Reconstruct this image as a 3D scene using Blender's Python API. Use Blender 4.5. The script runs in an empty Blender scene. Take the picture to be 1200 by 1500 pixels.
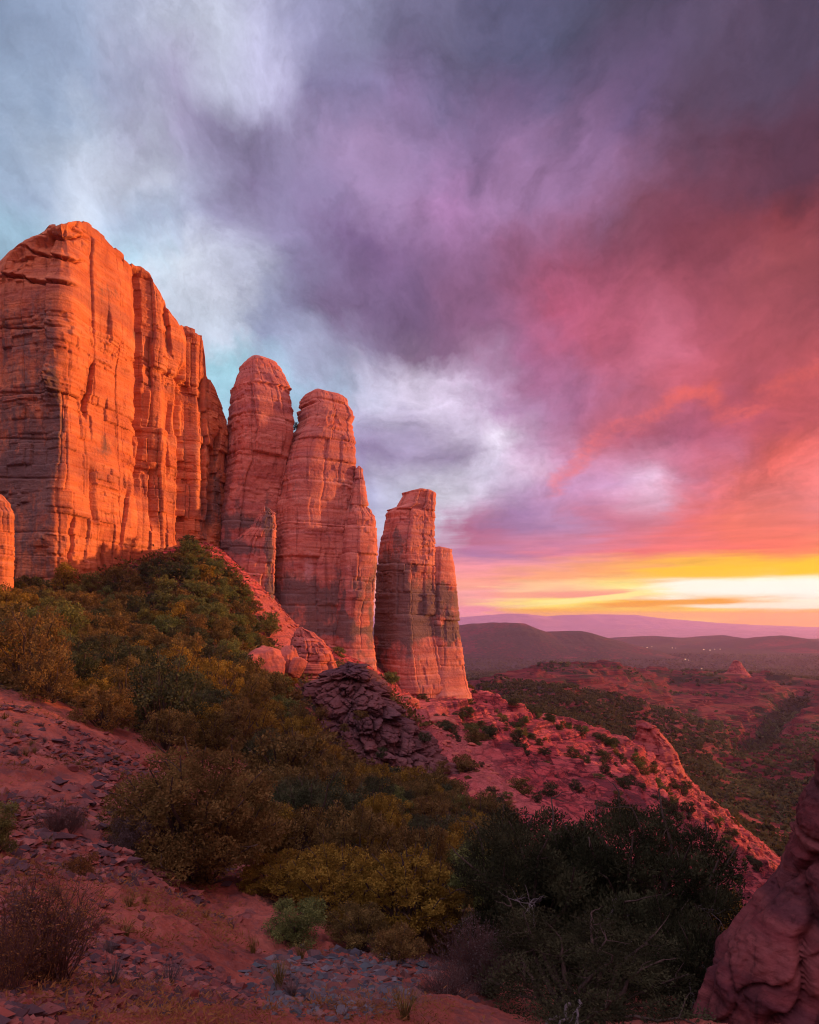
import bpy, math, random
import numpy as np
from mathutils import Vector

# ------------------------------------------------------------------ camera
F = 900.0                       # focal length in pixels of the 1200 px wide photograph
HX, HY = 600.0, 905.0           # principal column, horizon row
scn = bpy.context.scene
COL = scn.collection
cam_d = bpy.data.cameras.new("camera")
cam = bpy.data.objects.new("camera", cam_d)
COL.objects.link(cam)
cam.location = (0, 0, 0)
cam.rotation_euler = (math.radians(90), 0, 0)
cam_d.sensor_fit = 'HORIZONTAL'
cam_d.sensor_width = 36.0
cam_d.lens = 36.0 * F / 1200.0
cam_d.shift_y = (HY - 750.0) / 1200.0
cam_d.clip_start = 0.05
cam_d.clip_end = 120000.0
scn.camera = cam

scn.view_settings.view_transform = 'Standard'
scn.view_settings.look = 'None'
scn.view_settings.exposure = 0.45
scn.view_settings.gamma = 1.0
scn.cycles.use_denoising = True
scn.cycles.filter_width = 1.1
scn.cycles.max_bounces = 5
scn.cycles.diffuse_bounces = 3
scn.cycles.glossy_bounces = 1
scn.cycles.transmission_bounces = 2
scn.cycles.volume_bounces = 1
scn.cycles.transparent_max_bounces = 4
scn.cycles.sample_clamp_indirect = 4.0

SUN_AZ, SUN_EL = math.radians(74), math.radians(5.0)   # azimuth clockwise from the view axis
SUN = np.array([math.sin(SUN_AZ) * math.cos(SUN_EL), math.cos(SUN_AZ) * math.cos(SUN_EL), math.sin(SUN_EL)])
sun_d = bpy.data.lights.new("sun", 'SUN')
sun_d.energy = 5.0
sun_d.angle = math.radians(2.0)
sun_d.color = (1.0, 0.45, 0.17)
sun = bpy.data.objects.new("sun", sun_d)
COL.objects.link(sun)
sun.rotation_euler = Vector(SUN).to_track_quat('Z', 'Y').to_euler()


def lin(c):
    out = []
    for v in c:
        v = v / 255.0
        out.append(v / 12.92 if v <= 0.04045 else ((v + 0.055) / 1.055) ** 2.4)
    return tuple(out)


class Nodes:
    """short-hand for building a node tree"""
    def __init__(self, tree):
        self.t = tree
        self.n = tree.nodes
        self.l = tree.links

    def _set(self, sock, v):
        if isinstance(v, bpy.types.NodeSocket):
            self.l.new(v, sock)
        elif v is not None:
            if hasattr(sock, 'default_value'):
                try:
                    sock.default_value = v
                except Exception:
                    sock.default_value = tuple(v) + (1.0,) if len(v) == 3 else v[:3]

    def math(self, op, a, b=None, c=None, clamp=False):
        n = self.n.new('ShaderNodeMath'); n.operation = op; n.use_clamp = clamp
        for i, v in enumerate((a, b, c)):
            if v is not None:
                self._set(n.inputs[i], v)
        return n.outputs[0]

    def vec(self, op, a, b=None, c=None, out=0):
        n = self.n.new('ShaderNodeVectorMath'); n.operation = op
        for i, v in enumerate((a, b, c)):
            if v is not None:
                self._set(n.inputs[i], v)
        return n.outputs[out]

    def scale(self, a, s):
        n = self.n.new('ShaderNodeVectorMath'); n.operation = 'SCALE'
        self._set(n.inputs[0], a); self._set(n.inputs['Scale'], s)
        return n.outputs[0]

    def noise(self, v, scale=1.0, detail=4.0, rough=0.55, dist=0.0, lac=2.0, color=False):
        n = self.n.new('ShaderNodeTexNoise')
        if v is not None:
            self._set(n.inputs['Vector'], v)
        n.inputs['Scale'].default_value = scale
        n.inputs['Detail'].default_value = detail
        n.inputs['Roughness'].default_value = rough
        n.inputs['Lacunarity'].default_value = lac
        n.inputs['Distortion'].default_value = dist
        return n.outputs['Color' if color else 0]

    def ramp(self, v, a, b, c=0.0, d=1.0, smooth=True):
        n = self.n.new('ShaderNodeMapRange')
        n.interpolation_type = 'SMOOTHSTEP' if smooth else 'LINEAR'
        n.clamp = True if not smooth else n.clamp
        self._set(n.inputs[0], v)
        for i, k in enumerate((a, b, c, d)):
            n.inputs[1 + i].default_value = k
        return n.outputs[0]

    def mix(self, f, a, b, blend='MIX'):
        n = self.n.new('ShaderNodeMix'); n.data_type = 'RGBA'; n.blend_type = blend
        self._set(n.inputs[0], f)
        for i, v in ((6, a), (7, b)):
            if isinstance(v, bpy.types.NodeSocket):
                self.l.new(v, n.inputs[i])
            else:
                n.inputs[i].default_value = tuple(v)[:3] + (1.0,)
        return n.outputs[2]

    def sep(self, v):
        n = self.n.new('ShaderNodeSeparateXYZ'); self._set(n.inputs[0], v)
        return n.outputs

    def comb(self, x, y, z):
        n = self.n.new('ShaderNodeCombineXYZ')
        for i, v in enumerate((x, y, z)):
            self._set(n.inputs[i], v)
        return n.outputs[0]


# ------------------------------------------------------------------ sky
UPPER = [
 (0,0,132,150,180),(100,50,165,180,210),(20,150,140,160,190),(130,170,196,206,226),(170,230,208,214,232),(60,200,176,190,212),
 (50,265,150,166,194),(115,290,204,212,228),(25,325,152,184,206),(300,40,200,205,226),(335,85,202,206,230),(250,150,168,160,194),
 (330,200,146,138,172),(385,260,136,122,160),(210,285,164,164,196),(170,325,170,196,216),(300,335,158,152,188),(232,372,222,226,240),(205,350,160,206,226),
 (440,30,146,146,180),(405,100,192,188,222),(540,25,140,140,172),(640,50,120,116,148),(760,40,94,94,127),(520,130,126,118,156),
 (640,110,108,102,138),(600,190,140,118,160),(560,250,160,134,174),(780,130,110,94,132),(720,205,116,92,128),(780,262,172,130,176),
 (650,300,168,122,170),(520,355,122,95,138),(440,330,146,136,174),(700,372,138,96,133),(785,390,150,88,120),
 (830,50,92,92,122),(900,20,82,74,98),(1000,60,98,84,112),(1190,50,80,68,92),(915,228,160,120,164),(850,275,160,120,164),
 (935,170,108,88,128),(1000,180,97,74,98),(1100,130,95,76,102),(1185,240,90,54,74),(1050,260,110,65,86),(950,300,124,72,92),
 (1000,345,132,66,85),(1150,335,140,60,68),(870,395,160,80,105),(1130,395,152,72,78),(1060,400,138,66,82),
 (312,462,212,216,234),(335,405,196,200,222),(420,432,126,120,154),(382,482,146,152,186),(432,522,172,176,206),(330,545,158,205,222),
 (432,600,160,190,215),(530,470,124,99,137),(640,505,124,90,124),(600,420,120,92,130),(690,430,140,94,130),(568,585,205,200,226),
 (620,585,228,214,238),(665,590,222,208,234),(610,640,170,155,190),(640,668,138,112,152),(560,675,134,114,154),(640,704,234,230,244),
 (680,690,204,198,224),(560,715,172,172,206),(720,430,150,100,138),(830,450,182,88,118),(900,500,198,95,120),(1000,460,165,78,95),
 (1150,440,150,70,80),(1100,505,165,75,84),(780,520,168,104,144),(725,600,168,118,164),(708,630,232,222,240),(830,590,180,112,152),
 (950,510,196,104,128),(1000,540,180,84,100),(860,640,190,100,125),(1050,530,165,75,88),
 (1030,625,168,84,112),(950,662,172,88,118),(1090,615,178,80,100),(1160,605,205,90,100),(750,692,240,212,240),(790,655,178,128,168),
 (940,704,226,188,216),(850,722,190,145,190),(1010,695,212,120,150),(1150,665,248,108,96),(1050,725,242,116,110),(1110,770,252,122,100),
 (760,742,158,118,164),(900,760,205,114,140),(720,785,182,105,140),(1190,725,240,130,130),(600,760,210,210,232),(1000,770,238,112,116),
 # outside the frame
 (-300,100,150,165,195),(-300,500,170,180,205),(-300,850,180,170,190),(600,-400,90,88,120),(100,-400,120,130,160),(1300,-300,74,64,90),
 (1400,400,150,66,66),(1450,700,250,120,84),(1450,80,84,62,82),
]
BARS = [(920, 840, 1400, 826, 8, (255, 196, 30), 0.8), (940, 858, 1500, 862, 12, (255, 252, 240), 0.9), (690, 872, 960, 868, 5, (248, 150, 135), 0.7), (760, 887, 980, 866, 4.5, (255, 240, 150), 0.85),
        (980, 886, 1500, 888, 4, (255, 246, 222), 0.8), (845, 888, 1115, 878, 4.5, (244, 160, 30), 0.95), (930, 854, 1010, 850, 2.5, (238, 165, 60), 0.6), (720, 898, 1500, 903, 6, (252, 178, 20), 0.85)]
EDGE = [(815,712),(838,690),(856,664),(880,640),(905,624),(940,618),(970,598),(1000,580),(1040,574),(1058,602),(1085,602),(1110,592),(1150,564),(1200,540),(1280,500)]
LOWER = [
 (640,815,200,125,160),(680,832,246,150,160),(720,812,176,122,166),(800,803,236,130,150),(900,800,238,122,130),(1000,802,246,116,112),(1100,795,250,112,94),(1185,812,253,140,88),
 (690,852,252,160,142),(800,846,252,166,122),(900,838,250,160,108),(1000,836,252,190,50),(1100,826,253,190,45),(1185,836,255,206,10),
 (700,872,250,165,165),(800,863,252,200,150),(850,873,252,150,140),(940,862,255,240,150),(985,861,255,206,50),(1010,872,255,250,232),(1060,856,255,248,220),
 (1100,862,255,251,242),(1190,868,255,249,236),(770,884,255,232,110),(855,885,255,240,112),(905,884,253,176,60),(980,881,250,172,20),(1060,879,248,170,14),(1130,886,255,246,222),
 (1190,884,255,248,224),(700,893,250,150,170),(800,894,253,190,60),(900,898,255,200,30),(1000,894,255,225,60),(1100,902,253,178,12),(1190,902,252,172,15),
 (600,880,244,150,150),(400,880,225,160,165),(0,880,190,170,185),(1350,870,255,240,200),(1350,830,255,200,40),(1350,902,252,172,15),(1600,860,255,200,90),
]


def pdir(x, y):
    v = np.array([(x - HX) / F, 1.0, (HY - y) / F])
    return v / np.linalg.norm(v)


def sky_field(D):
    """colour of the cloud cover in the directions D (n,3): a smooth blend of the sampled sky colours"""
    def blend(pts, scale, e2, k):
        P = np.array([p[0] for p in pts]) * scale
        C = np.array([lin(p[1]) for p in pts]) * np.array([p[2] for p in pts])[:, None]
        d2 = ((D[:, None, :] * scale - P[None]) ** 2).sum(2)
        w = (d2 + e2) ** -k
        return (w[..., None] * C[None]).sum(1) / w.sum(1)[:, None]
    nz = lambda v: np.array(v, float) / np.linalg.norm(v)
    up = blend([(pdir(p[0], p[1]), p[2:5], 0.735) for p in UPPER] + [(nz(v), c, k) for v, c, k in AROUND], np.array([1, 1, 1.0]), 0.0008, 2.6)
    low = blend([(pdir(p[0], p[1]), p[2:5], 0.80) for p in LOWER] + [(nz(v), c, k) for v, c, k in AROUND], np.array([1, 1, 7.0]), 0.0006, 2.6)
    f = np.clip((0.135 - D[:, 2]) / 0.04, 0, 1)[:, None]
    return up * (1 - f) + low * f


# the sky outside the frame: unseen, brightened overhead as added fill light, pale lilac to the side away from the sun and behind the viewer
AROUND = [((0, 0, 1), (150, 138, 165), 3.8), ((-1, 0, 0.45), (170, 165, 195), 0.9), ((-0.7, -0.7, 0.5), (160, 145, 175), 1.1), ((0, -1, 0.5), (180, 146, 168), 1.3), ((0, -1, 0.1), (175, 130, 150), 0.8),
          ((0.7, -0.7, 0.5), (190, 130, 140), 1.4), ((1, 0, 0.5), (190, 95, 90), 1.4), ((1, 0, 0.15), (250, 150, 95), 1.3), ((0.8, -0.6, 0.12), (225, 140, 130), 1.2), ((-1, 0, 0.1), (150, 130, 150), 0.7),
          ((0.2, -0.5, 0.85), (170, 150, 172), 3.8), ((-0.4, -0.3, 0.87), (165, 155, 180), 3.8), ((0.55, 0.2, 0.8), (110, 84, 100), 1.5), ((-0.8, -0.6, 0.1), (150, 125, 150), 0.6), ((0, -0.8, 0.6), (180, 150, 172), 2.6)]


def build_sky():
    w = bpy.data.worlds.new("World")
    scn.world = w
    w.use_nodes = True
    w.node_tree.nodes.clear()
    N = Nodes(w.node_tree)
    tc = N.n.new('ShaderNodeTexCoord')
    d = tc.outputs['Generated']
    x, y, z = N.sep(d)[:3]
    zc = N.math('MAXIMUM', z, 0.0)
    # coordinates on a flat cloud deck, so that clouds flatten towards the horizon
    inv = N.math('DIVIDE', 1.0, N.math('ADD', zc, 0.16))
    q = N.comb(N.math('MULTIPLY', x, inv), N.math('MULTIPLY', y, inv), 0.0)
    rot = N.n.new('ShaderNodeMapping'); rot.vector_type = 'POINT'
    N.l.new(q, rot.inputs[0]); rot.inputs['Rotation'].default_value = (0, 0, math.radians(38)); rot.inputs['Scale'].default_value = (1.0, 0.72, 1.0)
    qs = rot.outputs[0]
    st = N.comb(N.math('MULTIPLY', N.math('ARCTAN2', x, y), 3.2), N.math('MULTIPLY', z, 34.0), 0.0)
    big = N.noise(N.vec('ADD', N.scale(qs, 0.55), N.scale(d, 1.6)), 2.4, 7, 0.62, 0.2, color=True)
    band = N.noise(st, 1.6, 6, 0.62, 0.35, color=True)
    half = (0.5, 0.5, 0.5)
    axy = N.ramp(z, 0.0, 0.3, 0.11, 0.19)
    az_ = N.ramp(z, 0.05, 0.45, 0.010, 0.17)
    o1 = N.vec('MULTIPLY', N.vec('SUBTRACT', big, half), N.comb(axy, axy, az_))
    fl = N.ramp(z, 0.10, 0.2, 1.0, 0.0)
    o2 = N.vec('MULTIPLY', N.vec('SUBTRACT', band, half), N.comb(N.math('MULTIPLY', fl, 0.26), N.math('MULTIPLY', fl, 0.1), N.math('MULTIPLY', fl, 0.026)))
    dw = N.vec('NORMALIZE', N.vec('ADD', N.vec('ADD', d, o1), o2))
    wx, wy, wz = N.sep(dw)[:3]
    t = N.math('MULTIPLY_ADD', N.math('ARCTAN2', wx, wy), 1 / (2 * math.pi), 0.5)
    # rows of equal height above the horizon, each a ramp of colours round the compass
    rows = [0.0, 0.006, 0.012, 0.018, 0.025, 0.032, 0.04, 0.05, 0.06, 0.072, 0.085, 0.1, 0.12, 0.145, 0.17, 0.2, 0.23, 0.26, 0.29, 0.325, 0.36, 0.4, 0.44, 0.48, 0.52, 0.56, 0.6, 0.64, 0.68, 0.73, 0.82, 0.95]
    azs = [-180, -120, -75, -50] + [-42 + 3.5 * i for i in range(24)] + [50, 75, 120, 180]
    cloud = None
    for i, zr in enumerate(rows):
        cz = math.sqrt(1 - zr * zr)
        D = np.array([(math.sin(math.radians(a)) * cz, math.cos(math.radians(a)) * cz, zr) for a in azs])
        C = sky_field(D)
        r = N.n.new('ShaderNodeValToRGB')
        N.l.new(t, r.inputs[0])
        el = r.color_ramp.elements
        while len(el) < len(azs):
            el.new(0.5)
        for k, a in enumerate(azs):
            el[k].position = a / 360 + 0.5
        for k in range(len(azs)):
            el[k].color = tuple(C[k]) + (1.0,)
        c = r.outputs[0]
        cloud = c if cloud is None else N.mix(N.ramp(wz, rows[i - 1], zr, 0, 1, False), cloud, c)
    # soft luminance texture of the cloud base
    fb = N.noise(N.vec('ADD', qs, N.scale(big, 0.35)), 3.2, 9, 0.70, 0.5)
    sf = N.noise(st, 3.0, 6, 0.6, 0.3)
    puff = N.noise(N.vec('ADD', d, N.scale(big, 0.10)), 7.5, 8, 0.62, 0.25)
    fb = N.math('ADD', N.math('MULTIPLY', fb, 0.5), N.math('MULTIPLY', puff, 0.5))
    lum = N.math('ADD', N.math('MULTIPLY', N.ramp(fb, 0.36, 0.64, 0.66, 1.38, False), N.math('SUBTRACT', 1.0, fl)),
                 N.math('MULTIPLY', N.ramp(sf, 0.3, 0.7, 0.88, 1.1, False), fl))
    cloud = N.scale(cloud, lum)
    # the sunlit hem of one cloud, a ragged glowing line
    segs = None
    dwe = N.vec('ADD', d, N.scale(N.vec('SUBTRACT', N.noise(q, 5.0, 8, 0.7, 0.0, color=True), half), 0.06))
    for k in range(len(EDGE) - 1):
        for t_ in (0.0, 0.34, 0.67):
            px = EDGE[k][0] * (1 - t_) + EDGE[k + 1][0] * t_; py = EDGE[k][1] * (1 - t_) + EDGE[k + 1][1] * t_
            dist = N.vec('DISTANCE', dwe, tuple(pdir(px, py)), out=1)
            segs = dist if segs is None else N.math('MINIMUM', segs, dist)
    hem = N.math('ADD', N.math('MULTIPLY', N.ramp(segs, 0.0, 0.022, 1.0, 0.0), N.ramp(fb, 0.42, 0.58, 0.1, 1.0)), N.ramp(segs, 0.0, 0.06, 0.22, 0.0))
    cloud = N.mix(N.math('MULTIPLY', hem, 0.4), cloud, tuple(v * 0.85 for v in lin((250, 104, 76))))
    # long thin bars of cloud and of clear yellow sky just over the horizon
    azw = N.math('ADD', N.math('ARCTAN2', x, y), N.math('MULTIPLY', N.math('SUBTRACT', sf, 0.5), 0.10))
    zw = N.math('ADD', z, N.math('MULTIPLY', N.math('SUBTRACT', N.noise(st, 2.2, 6, 0.65, 0.3), 0.5), 0.011))
    for x0, y0, x1, y1, h, col, op in BARS:
        a0, a1 = math.atan((x0 - HX) / F), math.atan((x1 - HX) / F)
        z0, z1 = pdir(x0, y0)[2], pdir(x1, y1)[2]
        sl = (z1 - z0) / (a1 - a0)
        mid = N.math('MULTIPLY_ADD', azw, sl, z0 - sl * a0)
        off = N.math('ABSOLUTE', N.math('SUBTRACT', zw, mid))
        hh = h / F
        ends = N.math('MULTIPLY', N.ramp(azw, a0 - 0.02, a0 + 0.06, 0, 1), N.ramp(azw, a1 - 0.05, a1 + 0.02, 1, 0))
        mk = N.math('MULTIPLY', N.ramp(off, hh * 0.45, hh * 1.25, op, 0.0), ends)
        cloud = N.mix(mk, cloud, tuple(v * 0.80 for v in lin(col)))
    clouds = N.n.new('ShaderNodeBackground')
    N.l.new(cloud, clouds.inputs[0]); clouds.inputs[1].default_value = 1.0
    sky = N.n.new('ShaderNodeTexSky'); sky.sky_type = 'NISHITA'; sky.sun_disc = False
    sky.sun_elevation = SUN_EL; sky.sun_rotation = SUN_AZ; sky.altitude = 1400; sky.dust_density = 2.0
    clear = N.n.new('ShaderNodeBackground')
    N.l.new(sky.outputs[0], clear.inputs[0]); clear.inputs[1].default_value = 0.08
    m = N.n.new('ShaderNodeMixShader')
    m.inputs[0].default_value = 0.95       # the clouds cover nearly all of the clear sky
    N.l.new(clear.outputs[0], m.inputs[1]); N.l.new(clouds.outputs[0], m.inputs[2])
    o = N.n.new('ShaderNodeOutputWorld')
    N.l.new(m.outputs[0], o.inputs[0])
    w.cycles.sampling_method = 'MANUAL'
    w.cycles.sample_map_resolution = 512


build_sky()

# ------------------------------------------------------------------ noise and mesh helpers
def _h(i, j, k, s):
    n = (i * 374761393 + j * 668265263 + k * 2147483647 + s * 974634777) & 0xFFFFFFFF
    n = ((n ^ (n >> 13)) * 1274126177) & 0xFFFFFFFF
    n = ((n ^ (n >> 16)) * 2246822519) & 0xFFFFFFFF
    return ((n ^ (n >> 15)) & 0xFFFFFF).astype(np.float64) / 16777215.0


def vnoise(p, seed=0):
    """value noise in -1..1"""
    fl = np.floor(p)
    i = fl.astype(np.int64); f = p - fl
    u = f * f * f * (f * (f * 6 - 15) + 10)
    r = 0.0
    for a in (0, 1):
        wa = u[:, 0] if a else 1 - u[:, 0]
        for b in (0, 1):
            wb = u[:, 1] if b else 1 - u[:, 1]
            for c in (0, 1):
                wc = u[:, 2] if c else 1 - u[:, 2]
                r = r + wa * wb * wc * _h(i[:, 0] + a, i[:, 1] + b, i[:, 2] + c, seed)
    return r * 2 - 1


def fbm(p, octaves=4, seed=0, gain=0.5, ridged=False):
    a, s, t = 1.0, 0.0, 0.0
    q = np.array(p, float)
    for o in range(octaves):
        n = vnoise(q + o * 17.31, seed + o)
        if ridged:
            n = 1 - 2 * np.abs(n)
        s = s + a * n; t += a
        a *= gain; q = q * 2.03
    return s / t


def cells(u, v, seed=0, third=None):
    """jittered cells in the plane (or in space): random value of the cell, gap to its border"""
    if third is None:
        third = np.zeros_like(u) + 0.5
        ks = (0,)
    else:
        ks = (-1, 0, 1)
    P = np.stack([u, v, third], 1)
    b = np.floor(P).astype(np.int64)
    d1 = np.full(len(u), 9.0); d2 = np.full(len(u), 9.0); val = np.zeros(len(u)); tx = np.zeros((len(u), 3))
    for i in (-1, 0, 1):
        for j in (-1, 0, 1):
            for k in ks:
                c = b + np.array([i, j, k])
                q = np.stack([c[:, 0] + _h(c[:, 0], c[:, 1], c[:, 2], seed + 1), c[:, 1] + _h(c[:, 0], c[:, 1], c[:, 2], seed + 2),
                              c[:, 2] + (_h(c[:, 0], c[:, 1], c[:, 2], seed + 3) if len(ks) > 1 else 0.5)], 1)
                d = np.sqrt(((q - P) ** 2).sum(1))
                h = _h(c[:, 0], c[:, 1], c[:, 2], seed + 4)
                near = d < d1
                d2 = np.where(near, d1, np.minimum(d2, d))
                val = np.where(near, h, val)
                tx = np.where(near[:, None], P - q, tx)
                d1 = np.where(near, d, d1)
    return val, d2 - d1, tx


def sstep(a, b, x):
    t = np.clip((x - a) / (b - a), 0, 1)
    return t * t * (3 - 2 * t)


def mesh_data(name, verts, polys, smooth=True, attrs=None, mats=None, mat_index=None):
    """polys: list of int arrays (n,3) or (n,4)"""
    me = bpy.data.meshes.new(name)
    verts = np.asarray(verts, np.float32)
    me.vertices.add(len(verts))
    me.vertices.foreach_set("co", verts.ravel())
    loops = np.concatenate([np.asarray(p).ravel() for p in polys]).astype(np.int32)
    sizes = np.concatenate([np.full(len(p), np.asarray(p).shape[1]) for p in polys]).astype(np.int32)
    starts = np.concatenate([[0], np.cumsum(sizes)[:-1]]).astype(np.int32)
    me.loops.add(len(loops)); me.loops.foreach_set("vertex_index", loops)
    me.polygons.add(len(sizes)); me.polygons.foreach_set("loop_start", starts)
    me.polygons.foreach_set("use_smooth", np.full(len(sizes), smooth, dtype=bool))
    if mat_index is not None:
        me.polygons.foreach_set("material_index", np.asarray(mat_index, np.int32))
    me.update(calc_edges=True)
    for m in mats or []:
        me.materials.append(m)
    for k, v in (attrs or {}).items():
        a = me.attributes.new(k, 'FLOAT', 'POINT')
        a.data.foreach_set("value", np.asarray(v, np.float32))
    return me


def link(name, me, parent=None, loc=None, label=None, cat=None, group=None, kind=None):
    o = bpy.data.objects.new(name, me)
    COL.objects.link(o)
    if parent is not None:
        o.parent = parent
    if loc is not None:
        o.location = loc
    for k, v in (("label", label), ("category", cat), ("group", group), ("kind", kind)):
        if v:
            o[k] = v
    return o


def grid_quads(nr, nc, wrap=False):
    i = np.arange(nr - 1)[:, None] * nc
    j = np.arange(nc if wrap else nc - 1)[None, :]
    jn = (j + 1) % nc
    return np.stack([(i + j).ravel(), (i + jn).ravel(), (i + nc + jn).ravel(), (i + nc + j).ravel()], 1)


def world(x, y, Y):
    return np.array([(x - HX) / F * Y, Y, (HY - y) / F * Y])


# ------------------------------------------------------------------ materials
def principled(N, base, rough=0.9, normal=None, spec=0.25):
    b = N.n.new('ShaderNodeBsdfPrincipled')
    N._set(b.inputs['Base Color'], base)
    N._set(b.inputs['Roughness'], rough)
    b.inputs['Specular IOR Level'].default_value = spec
    if normal is not None:
        N.l.new(normal, b.inputs['Normal'])
    o = N.n.new('ShaderNodeOutputMaterial')
    N.l.new(b.outputs[0], o.inputs[0])
    return b


def new_mat(name):
    m = bpy.data.materials.new(name)
    m.use_nodes = True
    m.node_tree.nodes.clear()
    return m, Nodes(m.node_tree)


def attr(N, name):
    a = N.n.new('ShaderNodeAttribute'); a.attribute_name = name
    return a.outputs['Fac']


def bump(N, h, dist, strength=1.0, prev=None):
    b = N.n.new('ShaderNodeBump')
    b.inputs['Distance'].default_value = dist
    b.inputs['Strength'].default_value = strength
    N.l.new(h, b.inputs['Height'])
    if prev is not None:
        N.l.new(prev, b.inputs['Normal'])
    return b.outputs[0]


def rock_material(name, main, pale, dark, grey=(0.095, 0.085, 0.08), unit=1.0):
    """layered red sandstone: thin beds, vertical varnish streaks, dark lichen and painted shade where 'stain' says"""
    m, N = new_mat(name)
    tc = N.n.new('ShaderNodeTexCoord')
    p = tc.outputs['Object']
    sp = N.scale(p, 1.0 / unit)
    beds = N.noise(N.vec('MULTIPLY', sp, (0.035, 0.035, 0.62)), 1.0, 6, 0.62, 0.25)
    thin = N.noise(N.vec('MULTIPLY', sp, (0.12, 0.12, 3.2)), 1.0, 4, 0.6, 0.3)
    blot = N.noise(sp, 0.16, 6, 0.62, 0.5)
    streak = N.noise(N.vec('MULTIPLY', sp, (0.75, 0.75, 0.045)), 1.0, 5, 0.62, 0.4)
    fine = N.noise(sp, 2.2, 6, 0.68)
    c = N.mix(N.ramp(beds, 0.36, 0.66), main, pale)
    broad = N.noise(N.vec('MULTIPLY', sp, (0.012, 0.012, 0.17)), 1.0, 4, 0.6, 0.2)
    c = N.mix(N.math('MULTIPLY', N.ramp(broad, 0.48, 0.62), 0.6), c, (dark[0] * 0.95, dark[1] * 1.35, dark[2] * 1.75))
    c = N.mix(N.math('MULTIPLY', N.ramp(broad, 0.44, 0.34), 0.4), c, (pale[0], pale[1] * 1.25, pale[2] * 1.5))
    c = N.mix(N.math('MULTIPLY', N.ramp(thin, 0.48, 0.68), 0.28), c, dark)
    c = N.mix(N.math('MULTIPLY', N.ramp(blot, 0.48, 0.66), 0.62), c, dark)
    c = N.mix(N.math('MULTIPLY', N.ramp(streak, 0.55, 0.70), 0.62), c, tuple(v * 0.5 for v in dark))
    c = N.mix(N.math('MULTIPLY', N.ramp(fine, 0.52, 0.75), 0.35), c, tuple(v * 0.62 for v in main))
    c = N.mix(N.math('MULTIPLY', N.ramp(fine, 0.5, 0.26), 0.3), c, pale)
    stain_shade = N.ramp(N.math('ADD', attr(N, 'stain_shade'), N.math('MULTIPLY', N.math('SUBTRACT', N.noise(N.vec('MULTIPLY', sp, (1, 1, 0.5)), 0.5, 8, 0.76), 0.5), 2.0)), 0.30, 0.85)
    c = N.mix(N.math('MULTIPLY', stain_shade, 0.8), c, grey)
    c = N.mix(N.ramp(N.math('ADD', attr(N, 'wash'), N.math('MULTIPLY', N.math('SUBTRACT', fine, 0.5), 1.0)), 0.4, 0.85, 0, 0.7), c, (0.5, 0.27, 0.25))
    nb = bump(N, thin, 0.30 * unit, 0.28)
    nb = bump(N, N.noise(sp, 0.9, 7, 0.72), 0.45 * unit, 0.6, nb)
    nb = bump(N, fine, 0.10 * unit, 0.6, nb)
    principled(N, c, 0.92, nb, 0.12)
    return m


M_CLIFF = rock_material("red_sandstone", (0.50, 0.140, 0.052), (0.57, 0.20, 0.09), (0.30, 0.075, 0.042))
M_SPIRE = rock_material("rose_sandstone", (0.48, 0.140, 0.092), (0.56, 0.22, 0.155), (0.31, 0.085, 0.068))
M_DARKROCK = rock_material("purple_grey_rock", (0.125, 0.050, 0.047), (0.185, 0.080, 0.072), (0.06, 0.030, 0.032))
M_BOULDER = rock_material("boulder_sandstone", (0.38, 0.088, 0.060), (0.47, 0.145, 0.105), (0.20, 0.050, 0.042), unit=0.35)
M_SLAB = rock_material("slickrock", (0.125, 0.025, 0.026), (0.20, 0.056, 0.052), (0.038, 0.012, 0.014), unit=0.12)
M_CRIMSON = rock_material("crimson_sandstone", (0.34, 0.060, 0.048), (0.43, 0.11, 0.085), (0.20, 0.036, 0.034))


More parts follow.
